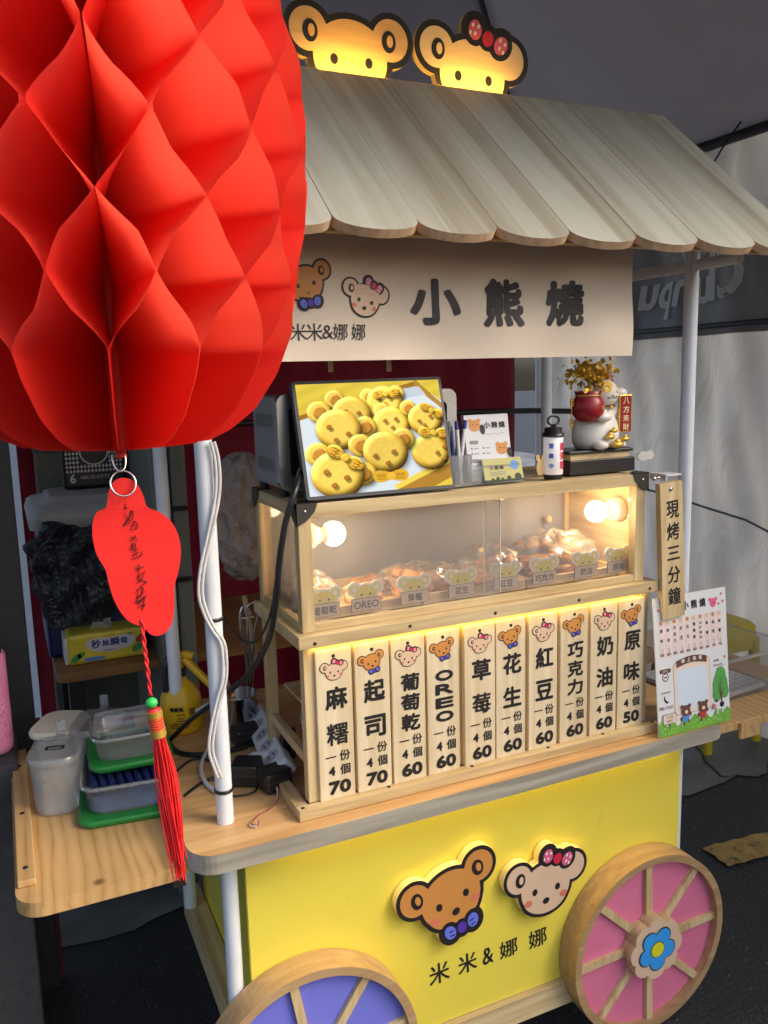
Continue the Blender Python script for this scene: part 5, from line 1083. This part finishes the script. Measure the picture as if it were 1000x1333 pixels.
for k in range(5):
    mb = MB(); mb.prism([disc(0, .05 + k * .055, .017, .019)], .0364, None, mat('socket_grey', (.42, .42, .44), .4), None, lambda u, v, d: X @ Vector((u, v, d)))
    for e in (-.006, .006): mb.prism([[(e - .0015, .043 + k * .055), (e + .0015, .043 + k * .055), (e + .0015, .057 + k * .055), (e - .0015, .057 + k * .055)]], .0367, None, INKM, None, lambda u, v, d: X @ Vector((u, v, d)))
    mb.build('socket', t)
c = lo(G(352, 1002), .028); mb = MB(); mb.tube([c, c + Vector((-.03, .008, 0)), c + Vector((-.045, .012, 0))], [.014, .013, .007], MATS['strip_white'], 14); single(mb, 'white_plug', c, 'white mains plug next to the nearest black adapter', 'plug')
mb = MB(); c = lo(G(378, 995), .045)
for k in range(7): mb.tube(smooth_path([c + Vector((-.014 + .004 * k, -.004 * (k % 3), -.03)), c + Vector((-.018 + .005 * k, -.003 * (k % 2), .012)), c + Vector((-.006 + .003 * k, .004, .030)), c + Vector((.004 - .001 * k, .006, -.02))], 5), .0022, BLK, 6)
mb.tube([c + Vector((-.016, -.012, .002)), c + Vector((.016, -.010, .004))], .0035, BLK, 8); single(mb, 'cable_bundle', c, 'bundled coil of thin black cable tied beside the rack corner', 'cable')
# steel pot, tongs, ladle, sticks
c = lo(G(312, 948), .001); t = thing('steel_pot', 'small polished steel pot of kitchen tools behind the left post', 'pot', c)
mb = MB(); mb.lathe([(0, 0), (.036, 0), (.040, .006), (.042, .082), (.0435, .084), (.0405, .083), (.038, .008), (0, .006)], c, STEEL, 36); mb.build('bowl', t)
mb = MB(); mb.tube(smooth_path([c + Vector((-.040, -.01, .075)), c + Vector((-.075, -.02, .074)), c + Vector((-.10, -.03, .068))], 5), .006, PORC, 10); mb.build('handle', t)
tp = lambda px, py, y=1.80: at(px, py, 1, y)
cx0 = c
mb = MB()
for e in (0, .012): mb.tube(smooth_path([tp(318 + e * 300, 915, 1.83), tp(322 + e * 300, 870, 1.80), tp(314 + e * 700, 820, 1.78), tp(313 + e * 800, 800, 1.78), tp(316 + e * 600, 790, 1.78)], 6), .0036, STEEL, 10)
mb.tube([tp(312, 806, 1.78), tp(330, 803, 1.78)], .003, STEEL, 8)
single(mb, 'steel_tongs', tp(320, 900, 1.8), 'polished steel tongs standing in the steel pot, hook end up', 'tongs')
mb = MB(); mb.tube(smooth_path([tp(327, 800, 1.76), tp(322, 790, 1.76), tp(333, 784, 1.76), tp(337, 795, 1.76), tp(331, 830, 1.78), tp(328, 900, 1.82)], 6), .0034, STEEL, 10); single(mb, 'steel_ladle', tp(328, 900, 1.8), 'steel ladle handle with a hooked top beside the rack', 'ladle')
for (a1, b1, lab) in (((318, 776), (334, 860), 'pale bamboo stick leaning upright behind the tongs'), ((288, 875), (305, 908), 'pale bamboo stick lying slanted in the steel pot')):
    p = tp(*a1, 1.84); q = tp(*b1, 1.84); mb = MB(); mb.tube([p, q], .006, pine_z, 8); single(mb, 'bamboo_stick', q, lab, 'stick', 'bamboo sticks')
c = lo(G(372, 968), .001); t = thing('paper_cup', 'white paper tub with a dark red stripe inside the open rack', 'cup', c + Vector((.06, .12, 0))); c2 = Vector((.535, 1.475, CT + .001))
t.location = c2; mb = MB(); mb.lathe([(0, 0), (.046, 0), (.052, .118), (.054, .120), (.050, .119), (.044, .004), (0, .003)], c2, mat('tub_white', (.72, .70, .70), .5), 32); mb.build('tub', t); mb = MB(); mb.lathe([(.0522, .094), (.0528, .102)], c2, SR, 32); mb.build('stripe', t)
c = Vector((.56, 1.53, .986)); mb = MB()
mb.box((.48, 1.37, .980), (.66, 1.575, .985), pine, .001); single(mb, 'wooden_tray', (.56, 1.47, .98), 'thin wooden shelf inside the rack behind the menu boards', 'shelf')
mb = MB(); mb.lathe([(0, 0), (.025, .001), (.040, .020), (.042, .040), (.040, .040), (.036, .020), (0, .004)], (.535, 1.49, .9855), GOLD, 30); single(mb, 'warm_lit_mould', (.535, 1.49, .9855), 'shiny cake mould with warm light put into its gold colour on the rack shelf', 'bowl')  # gold colour stands in for warm light falling on a cake mould

# spray bottle
c = lo(G(238, 948), .001); t = thing('spray_bottle', 'yellow pump spray bottle with printed label behind the red tassel', 'spray bottle', c); SPY = mat('spray_yellow', srgb(224, 176, 26), .35, amt=.03)
hb = .150
mb = MB(); mb.lathe([(0, 0), (.044, 0), (.047, .006), (.047, .062), (.044, .080), (.034, .100), (.022, .112), (.016, .118), (.016, .126)], c, SPY, 40); mb.build('tank', t)
mb = MB(); mb.lathe([(.017, .126), (.017, .142), (.013, .144)], c, BLK, 24); mb.build('collar', t)
mb = MB(); mb.tube(smooth_path([c + Vector((0, 0, .142)), c + Vector((.002, -.002, .165)), c + Vector((.012, -.01, .176)), c + Vector((.03, -.02, .172))], 5), [.011] * 8 + [.009] * 8, SPY, 14)
mb.tube([c + Vector((.012, -.010, .165)), c + Vector((.052, -.045, .118)), c + Vector((.070, -.060, .100))], [.009, .0085, .011], SPY, 12); mb.build('pump_head', t)
mb = MB(); mb.tube(smooth_path([c + Vector((-.004, -.004, .172)), c + Vector((-.026, -.012, .170)), c + Vector((-.034, -.014, .140)), c + Vector((-.034, -.014, .098))], 5), .007, BLK, 10); mb.build('trigger', t)
FSB = lambda u, v, d: Vector((c.x + (.0475 - d) * math.sin(u / .047 - .15), c.y - (.0475 - d) * math.cos(u / .047 - .15), c.z + v))
mb = MB(); fat(mb, '噴霧瓶', -.012, .062, INKM, 0, .0005, h=.0095, F=FSB, n=4)
for z, x0, x1 in ((.048, -.012, .006), (.040, -.010, .004), (.034, -.014, .012), (.028, -.022, .016), (.023, -.030, .016), (.018, -.026, .012)):
    x = x0
    while x < x1: mb.prism([[(x, z), (x + .0018, z), (x + .0018, z + .003), (x, z + .003)]], 0, None, INKM, None, FSB); x += .0026
for k in range(7): mb.prism([[(.016 + k * .002, .046), (.0172 + k * .002, .046), (.0172 + k * .002, .062), (.016 + k * .002, .062)]], 0, None, INKM, None, FSB)
mb.build('label_print', t)

# ------------------------------------------------------------------ boxes on the left shelf
SZ = .783
def rloft(mb, c, prof, r, m, yaw=0, n=6, cap0=True, cap1=True):
    """rounded-rectangle loft: prof = (half x, half y, z)"""
    X = Matrix.Translation(c) @ Matrix.Rotation(yaw, 4, 'Z'); rings = []
    for hx, hy, z in prof: rings.append([(x, y, z) for x, y in rrect(-hx, -hy, hx, hy, min(r, hx * .98, hy * .98), n)])
    k = len(rings[0]); vs = [v for r_ in rings for v in r_]
    mb.add(vs, [(i * k + j, i * k + (j + 1) % k, (i + 1) * k + (j + 1) % k, (i + 1) * k + j) for i in range(len(rings) - 1) for j in range(k)], m, True, X)
    if cap0: mb.add(rings[0], [list(range(k))[::-1]], m, False, X)
    if cap1: mb.add(rings[-1], [list(range(k))], m, False, X)
MILK = glassy('milky_plastic', (.92, .93, .94), .26, .12, .18)
LIDW = mat('lid_cream', srgb(206, 198, 178), .4, amt=.02)
def tub(px, py, hx, hy, h, yaw, lid_m, lab, content=None):
    c = G(px, py, SZ); c.z = SZ; t = thing('storage_jar', lab, 'container', c, 'lidded plastic jars on the left shelf')
    mb = MB(); rloft(mb, c, [(hx * .86, hy * .86, .001), (hx * .9, hy * .9, .008), (hx, hy, h)], .03, MILK, yaw, cap1=False); mb.build('jar', t)
    mb = MB(); rloft(mb, c, [(hx + .004, hy + .004, h - .008), (hx + .005, hy + .005, h + .001), (hx + .002, hy + .002, h + .006)], .032, lid_m, yaw, cap0=False); lid = mb.build('lid', t)
    if content: mb = MB(); rloft(mb, c, [(hx * .84, hy * .84, .003), (hx * .95, hy * .95, h * .8)], .028, content, yaw); mb.build('contents', t)
    X = Matrix.Translation(c + Vector((0, 0, h + .006))) @ Matrix.Rotation(yaw, 4, 'Z')
    if lid_m is not LIDW:
        mb = MB(); mb.box((-.009, hy * .2, .0005), (.009, hy + .012, .006), lid_m, .002, X); mb.box((-.009, hy + .004, .006), (.009, hy + .010, .030), lid_m, .002, X); mb.build('handle', lid)
        mb = MB(); mb.prism([rrect(-.018, -.012, .018, .006, .004), rrect(-.013, -.009, .013, .0, .003)[::-1]], .0012, .0004, INKM, None, lambda u, v, d: X @ Vector((u, v, d))); mb.build('latch', lid)
    else: mb = MB(); mb.ball(X @ Vector((0, 0, .001)), (.003, .003, .001), INKM); mb.build('vent', lid)
tub(79, 1046, .045, .055, .112, -.25, CLEAR, 'clear lidded jar nearest the front of the left shelf')
tub(82, 990, .046, .060, .085, -.45, LIDW, 'jar with cream lid and brown contents at the back of the left shelf', mat('brown_powder', srgb(110, 80, 52), .8))
tub(131, 990, .046, .060, .090, -.35, CLEAR, 'clear lidded jar between the cream lidded jar and the stacked boxes', mat('pale_powder', srgb(168, 150, 128), .8))
GREEN = mat('lid_green', srgb(28, 118, 48), .35, amt=.05); BLUI = mat('blue_pack', srgb(70, 96, 170), .4, amt=.25, scale=25); NAVY = mat('navy_tray', srgb(34, 44, 92), .4)
def fbox(c, hx, hy, h, yaw, lab, lid_below, content=None, group='green lidded boxes stacked on the left shelf'):
    t = thing('food_box', lab, 'container', c, group); z = .0
    if lid_below: mb = MB(); rloft(mb, c, [(hx + .010, hy + .010, .0005), (hx + .014, hy + .014, .006), (hx + .014, hy + .014, .014), (hx + .008, hy + .008, .015)], .03, GREEN, yaw); mb.build('lid', t); z = .0155
    mb = MB(); rloft(mb, c, [(hx * .90, hy * .90, z), (hx * .94, hy * .94, z + .01), (hx, hy, z + h), (hx + .006, hy + .006, z + h), (hx + .006, hy + .006, z + h - .006)], .03, CLEAR, yaw, cap1=False); mb.build('box', t)
    if content: mb = MB(); rloft(mb, c, [(hx * .86, hy * .86, z + .003), (hx * .92, hy * .92, z + h * .62)], .025, content, yaw); mb.build('contents', t)
    return t
cs_ = G(172, 1052, SZ); cs_.z = SZ
fbox(cs_ + Vector((.0, .045, 0)), .078, .090, .060, -.12, 'clear box with blue packs standing on its green lid, bottom of the stack', True, BLUI)
mb = MB(); cc_ = cs_ + Vector((0, .045, .060))
for k in range(9): mb.tube([cc_ + Vector((-.064 + k * .016, -.07, 0)), cc_ + Vector((-.066 + k * .016, .075, 0))], .0068, NAVY, 8)
single(mb, 'ribbed_insert', cc_, 'navy blue ribbed insert lying inside the lower clear box', 'insert')
fbox(cs_ + Vector((.012, .085, .0790)), .066, .072, .050, -.05, 'clear box upside down on a green lid, top of the stack', True)
# right shelf box
t = fbox(Vector((1.62, 1.59, .786)), .16, .17, .115, 0.05, 'large clear plastic box with papers on the right side shelf', False, None, 'boxes on the right shelf')
mb = MB(); X = Matrix.Translation((1.60, 1.55, .792)) @ Matrix.Rotation(.1, 4, 'Z'); mb.box((-.11, -.11, 0), (.11, .11, .012), mat('paper_pack', (.62, .64, .68), .6), .002, X)
for k in range(8):
    for j in range(6): mb.prism([[(-.10 + k * .026, -.10 + j * .02), (-.085 + k * .026, -.10 + j * .02), (-.085 + k * .026, -.092 + j * .02), (-.10 + k * .026, -.092 + j * .02)]], .0123, None, mat('pack_dots', (.40, .45, .58), .6), None, lambda u, v, d: X @ Vector((u, v, d)))
single(mb, 'paper_pack', (1.60, 1.55, .792), 'pale patterned paper pack inside the clear box on the right shelf', 'pack')
mb = MB(); mb.lathe([(.012, 0), (.012, .02), (.02, .02), (.02, 0)], (1.55, 1.66, .80), mat('tape_violet', srgb(84, 70, 140), .4), 24, 'x'); single(mb, 'tape_roll', (1.55, 1.66, .80), 'small violet roll inside the clear box on the right shelf', 'roll')
mb = MB(); mb.box((1.63, 1.60, .8045), (1.75, 1.72, .840), mat('carton_tan', srgb(176, 140, 116), .7), .002); single(mb, 'small_carton', (1.68, 1.66, .8045), 'small tan carton inside the clear box on the right shelf', 'carton')
# yellow stool
SY = mat('stool_yellow', srgb(214, 184, 40), .4, amt=.04); sp = at(926, 806, 1, 2.42); SYC, SB = 2.42, GZ; t = thing('plastic_stool', 'yellow plastic stool standing by the grey tarpaulin behind the menu poster', 'stool', (sp.x, SYC, SB)); zs = sp.z
mb = MB(); rloft(mb, Vector((sp.x, SYC, 0)), [(.138, .125, zs - .07), (.135, .122, zs - .015), (.122, .110, zs)], .04, SY, 0, cap0=False); mb.build('seat', t)
for ex in (-1, 1):
    for ey in (-1, 1): mb = MB(); mb.tube([(sp.x + ex * .132, SYC + ey * .130, SB), (sp.x + ex * .120, SYC + ey * .108, zs - .065)], [.020, .022], SY, 10); mb.build('leg', t)
for ey in (-1, 1): mb = MB(); mb.box((sp.x - .12, SYC + ey * .116 - .003, zs - .11), (sp.x + .12, SYC + ey * .116 + .003, zs - .066), SY, .001); mb.build('apron', t)

# ------------------------------------------------------------------ left background
yB = 2.36; c = at(74, 880, 1, yB); tz = c.z
t = thing('folding_table', 'brown wooden table with black legs behind the left shelf', 'table', (c.x + .4, 2.6, GZ))
mb = MB(); mb.prism([rrect(c.x, yB, c.x + 1.0, 2.95, .03)], tz, tz - .025, brownw, brownw, UP); mb.build('tabletop', t)
for x in (c.x + .05, c.x + .32, c.x + .95):
    for y in (yB + .06, 2.9): mb = MB(); mb.box((x - .02, y - .02, GZ), (x + .02, y + .02, tz - .0255), BLK, .003); mb.build('leg', t)
yC = 2.50; zl0, zl1 = at(40, 693, 1, yC).z, at(48, 662, 1, yC).z; xl, xr = at(38, 680, 1, yC).x, at(232, 660, 1, yC).x
LIDG = mat('lid_grey', srgb(176, 174, 170), .45, amt=.03); CBLU = mat('cooler_blue', srgb(30, 34, 84), .4)
t = thing('cooler_box', 'large cooler box with pale grey lid and dark blue body on the brown table', 'cooler', ((xl + xr) / 2, 2.68, tz))
mb = MB(); mb.box((xl + .02, yC + .015, tz + .001), (xr - .02, 2.87, zl0 - .001), CBLU, .012); mb.build('body', t)
mb = MB(); cxx = Vector(((xl + xr) / 2, (yC + 2.88) / 2, 0)); hx, hy = (xr - xl) / 2, (2.88 - yC) / 2
rloft(mb, cxx, [(hx, hy, zl0), (hx + .004, hy + .004, zl0 + .03), (hx - .004, hy - .004, zl1 - .01), (hx - .02, hy - .02, zl1), (hx - .045, hy - .045, zl1 + .002), (hx - .055, hy - .055, zl1 + .016), (hx - .065, hy - .065, zl1 + .020)], .04, LIDG); lid = mb.build('lid', t)
for x in (xl + .14, xr - .14): mb = MB(); mb.lathe([(0, .0008), (.045, .0008), (.05, .0)], (x, cxx.y - .06, zl1 + .0205), LIDG, 24); mb.build('cup_recess', lid)
def crumple(c, r, seed, m, name, lab, amp=.12, nu=64, nv=36, zmin=None, flat=1.0, cat='plastic bag', extra=None):
    q = random.Random(seed); W = [(q.choice((2, 3, 4, 5, 7, 9)), q.uniform(-6, 6), q.uniform(0, 6.28), q.uniform(.3, 1)) for _ in range(9)]
    def fn(u, v):
        a = u * 2 * math.pi; t_ = v * math.pi; k = 1.0
        for n_, f_, p_, am in W: s2 = math.sin(n_ * a + f_ * t_ + p_); k += amp * am * (1 - 2 * abs(s2) ** .7) * .35 * math.sin(t_) ** .5
        z = c[2] + r[2] * math.cos(t_) * (1 + .05 * math.sin(3 * a + seed))
        return (c[0] + r[0] * k * math.sin(t_) ** flat * math.cos(a), c[1] + r[1] * k * math.sin(t_) ** flat * math.sin(a), max(z, zmin) if zmin is not None else z)
    t = MB(); t.grid(fn, nu, nv, m)
    if extra: extra(t, fn)
    return single(t, name, (c[0], c[1], c[2] - r[2]), lab, cat)
BBAG = mat('black_bag', (.030, .034, .044), .30, amt=.3, spec=.5, trans=.2)
crinkle(BBAG, 26, .8, .012)
def bag_cloth(c):
    zb_ = at(98, 812, 1, 2.40).z; mb = MB()
    def fn(u, v):
        a = u * 2 * math.pi; w_ = .125 * (1 - .42 * (1 - v) ** 1.6) * (1 - .25 * max(0, v - .9) * 10); z = zb_ + (zl0 + .012 - zb_) * v
        f = .012 * math.sin(a * 7 + 3 * math.sin(v * 4)) * (.4 + v) + .007 * math.sin(a * 15 + v * 9) + .008 * math.sin(v * 16 + 3 * math.sin(a * 2))
        return (c.x - .02 * (1 - v) + .02 + (w_ + f) * math.cos(a), 2.415 + (.055 + f) * math.sin(a) * (.7 + .3 * v), z + .02 * math.sin(a * 3 + 1) * v ** 4)
    mb.grid(fn, 120, 50, BBAG); mb.grid(lambda u, v: Vector(fn(u, 1)).lerp(Vector((c.x + .02, 2.415, zl0 + .004)), v * .9), 120, 6, BBAG)
    for s_ in (-1, 1): mb.tube(smooth_path([(c.x + .02 + s_ * .03, 2.38, zl0 - .01), (c.x + .04 + s_ * .01, 2.37, zl0 + .012), (c.x + .07 + s_ * .02, 2.375, zl0 - .015)], 6), .008, BBAG, 8)
    single(mb, 'black_plastic_bag', (c.x, 2.41, tz), 'shiny dark plastic bag slumped against the front of the cooler', 'plastic bag')
c = at(98, 752, 1, 2.40); bag_cloth(c)
c = at(122, 600, 1, 2.72); zk = zl1 + .021
t = thing('patterned_bag', 'black bag with white checked border and small lettering on the cooler lid', 'bag', (c.x, 2.72, zk)); mb = MB(); mb.box((c.x - .095, 2.70, zk), (c.x + .095, 2.76, zk + .16), BLK, .012); mb.build('bag_body', t)
mb = MB()
for i in range(16):
    for j in range(7):
        if 4 <= i <= 11 and j > 1: continue
        x = c.x - .084 + i * .0105; z = zk + .052 + j * .0135
        mb.prism([[(x, z), (x + .0055, z), (x + .0085, z + .004), (x + .0055, z + .004), (x + .0055, z + .0075), (x + .002, z + .0105), (x + .002, z + .006), (x, z + .006)]], 2.6985, None, PAPW)
text(mb, 'HELLO KITTY', c.x, zk + .036, PAPW, w=.085, d=2.6985); fat(mb, '9', c.x - .066, zk + .034, PAPW, 2.6985, .001, h=.026, n=6, rot=math.pi)
mb.prism([disc(c.x, zk + .115, .043, .042)], 2.6985, None, PAPW); mb.prism([disc(c.x, zk + .115, .039, .038)], 2.6982, None, BLK)
mb.build('bag_print', t)
TIS = mat('tissue_yellow', srgb(226, 208, 62), .35, amt=.12, scale=30); FILM = mat('tissue_film', (.66, .68, .64), .3)
xa, xb = at(88, 850, 1, 2.42).x, at(190, 840, 1, 2.42).x; th_ = .088
t = thing('tissue_pack', 'yellow green printed tissue pack on the brown table under the cooler', 'tissue pack', ((xa + xb) / 2, 2.46, tz))
mb = MB(); mb.box((xa, 2.42, tz + .001), (xb, 2.53, tz + th_), TIS, .010); mb.box((xa - .008, 2.424, tz + .004), (xa + .004, 2.526, tz + th_ - .006), FILM, .004); mb.build('pack', t)
mb = MB(); xm_ = (xa + xb) / 2
mb.prism(trace(uni(ell(0, 0, 1, .6), ell(-.6, .2, .5, .45), ell(.6, .15, .5, .5)), (-1.3, -1, 1.3, 1), 50)[:1] and [[(xm_ + .01 + x * .062, tz + .05 + y * .036) for x, y in trace(uni(ell(0, 0, 1, .6), ell(-.6, .2, .5, .45), ell(.6, .15, .5, .5)), (-1.3, -1, 1.3, 1), 50)[0]]], 2.4185, None, PAPW)
for k, ch in enumerate('秒抽瞬吸'): fat(mb, ch, xm_ - .030 + k * .026, tz + .056, PENB, 2.418, .0008, h=.024 if k % 2 == 0 else .017, n=6)
for x, z, r_, m_ in ((.022, .022, .016, GRN2), (.036, .03, .012, GRN), (.19, .03, .018, GRN2), (.165, .066, .014, GRN), (.20, .055, .016, SRED)): mb.prism([disc(xa + x, tz + z, r_, r_ * .6, .6)], 2.4187, None, m_)
mb.prism([disc(xa + .07, tz + .014, .03, .006)], 2.4186, None, SBLU); text(mb, '三層抽取式', xm_ + .005, tz + .034, BRN, h=.007, d=2.418); mb.build('pack_print', t)
mb = MB(); mb.grid(lambda u, v: (xm_ - .005 + (u - .5) * (.07 - .03 * v) + .006 * math.sin(v * 5 + u * 4), 2.47 + .010 * math.sin(u * 7 + v * 3) * (1 - v * .3), tz + th_ - .002 + v * (.062 + .016 * math.sin(u * 3.1))), 24, 16, mat('tissue_white', (.74, .74, .72), .9, trans=.3)); mb.build('tissue', t)
# grey folded tables and cabinet behind
OLV = mat('olive_grey', srgb(112, 112, 102), .5, amt=.05)
c = at(228, 700, 1, 2.30)
t = thing('folded_table', 'olive grey folded plastic table standing on edge behind the back left post', 'folded table', (c.x, 2.35, GZ))
for k, (dx, w_, y0) in enumerate(((-.055, .045, 2.30), (.0, .045, 2.31))):
    mb = MB(); zt_ = at(228, 578, 1, 2.3).z; mb.box((c.x + dx, y0, GZ), (c.x + dx + w_, y0 + .60, zt_), OLV, .012); mb.build('panel', t)
for z in (.55, 1.05, 1.25): mb = MB(); mb.box((c.x - .004, 2.296, z), (c.x + .040, 2.309, z + .012), BLK, .002); mb.build('hinge', t)
t = thing('grey_crate', 'dull grey plastic crate behind the cooler under the lantern', 'crate', (.30, 2.93, GZ)); mb = MB(); a = at(48, 640, 1, 2.965); mb.box((a.x, 2.965, GZ), (a.x + .42, 2.99, a.z + .20), OLV, .006); mb.build('crate_wall', t); mb = MB(); mb.box((a.x - .004, 2.958, a.z + .13), (a.x + .424, 2.9645, a.z + .15), OLV, .002); mb.build('rib', t)
# printed pale bag hanging behind the left post
PBAG = mat('pale_bag', srgb(178, 166, 158), .4, amt=.12, scale=18, trans=.25)
crinkle(PBAG, 24, .7, .012)
c = at(312, 668, 1, 1.95)
def flies(t, fn):
    q = random.Random(2)
    for k in range(26):
        u, v = q.random(), q.uniform(.25, .85); p = Vector(fn(u, v)); n_ = (p - Vector((c.x, 1.95, c.z))).normalized(); a_ = n_.orthogonal().normalized(); b_ = n_.cross(a_); r_ = q.uniform(.005, .010); o_ = p + n_ * .0025
        for s2 in (-1, 1): t.add([o_, o_ + (a_ * s2 + b_ * .7) * r_, o_ + a_ * s2 * r_ * 1.1 - b_ * r_ * .5], [(0, 1, 2), (2, 1, 0)], q.choice((GREYI, GREYI, SPNK, TANP)))
crumple((c.x + .012, 1.95, c.z - .01), (.085, .07, .150), 12, PBAG, 'printed_bag', 'crumpled pale bag with dark butterfly print hanging behind the white post', .20, 110, 60, None, .7, 'bag', flies)
# black upright panel, added daylight sheet, dark box and pink tumbler at the left edge
c = at(40, 870, 1, 2.08)
t = thing('black_board', 'tall black upright panel with dark red edge at the left of the view', 'panel', (c.x - .3, 2.1, GZ)); mb = MB(); mb.box((c.x - .60, 2.07, GZ), (c.x, 2.10, 1.72), mat('panel_black', (.016, .016, .018), .5, amt=.2), .003); mb.build('board', t)
mb = MB(); mb.box((c.x - .022, 2.1005, GZ), (c.x + .010, 2.116, .80), mat('edge_red', (.09, .008, .012), .6), .001); mb.build('edge_strip', t)
mb = MB(); mb.grid(lambda u, v: (-1.55 + u * 1.62, 3.28 + .03 * math.sin(u * 22) + .01 * math.sin(u * 51 + v * 4), GZ + .05 + v * 2.3), 60, 12, mat('daylight_sheet', (.72, .74, .75), .6, trans=.5, amt=.03)); single(mb, 'daylight_sheet', (-.7, 3.28, GZ), 'added white sheet standing in for daylight in the gap left of the dark red curtain', 'sheet')  # white sheet added in place of the bright outdoors beyond the gap
c = at(-2, 982, 1, 1.90)
t = thing('dark_cabinet', 'dark grey fabric covered cabinet at the far left under the pink tumbler', 'cabinet', (c.x - .15, 1.92, GZ)); DG = mat('dark_fabric', (.050, .050, .052), .8, amt=.2, scale=60)
xr_ = at(24, 1000, 1, 1.84).x
mb = MB(); mb.box((xr_ - .40, 1.84, GZ), (xr_, 2.02, c.z - .003), DG, .006); mb.build('cover', t); mb = MB(); mb.box((xr_ - .405, 1.835, GZ), (xr_ + .002, 2.022, GZ + .05), BLK, .003); mb.build('plinth', t)
PNKT = mat('tumbler_pink', srgb(222, 134, 170), .3, amt=.05); c2 = Vector((c.x - .004, 1.92, c.z)); t = thing('pink_tumbler', 'pink tumbler with dark glitter print at the left edge of the view', 'tumbler', c2)
mb = MB(); mb.lathe([(0, 0), (.030, 0), (.036, .006), (.037, .02), (.037, .215), (.035, .222), (0, .222)], c2, PNKT, 36); mb.build('body', t)
mb = MB(); mb.lathe([(.030, .222), (.030, .24), (.012, .244), (0, .244)], c2, BLK, 24); mb.build('lid', t)
mb = MB(); q = random.Random(8)
for k in range(220):
    a_ = q.uniform(-2.2, 1.2); z = .03 + .11 * q.random() ** 1.3; r_ = q.uniform(.0006, .0016); mb.prism([disc(0, 0, r_, r_, 0, 6)], 0, None, mat('glitter', srgb(92, 50, 74), .3), None, lambda u, v, d: Vector((c2.x + .0373 * math.sin(a_ + u / .037), c2.y - .0373 * math.cos(a_ + u / .037), c2.z + z + v)))
mb.build('glitter_print', t)

# ------------------------------------------------------------------ set the whole place down on z = 0
for o in S.objects:
    if o.parent is None and o.type in ('MESH', 'EMPTY'): o.location.z -= GZ
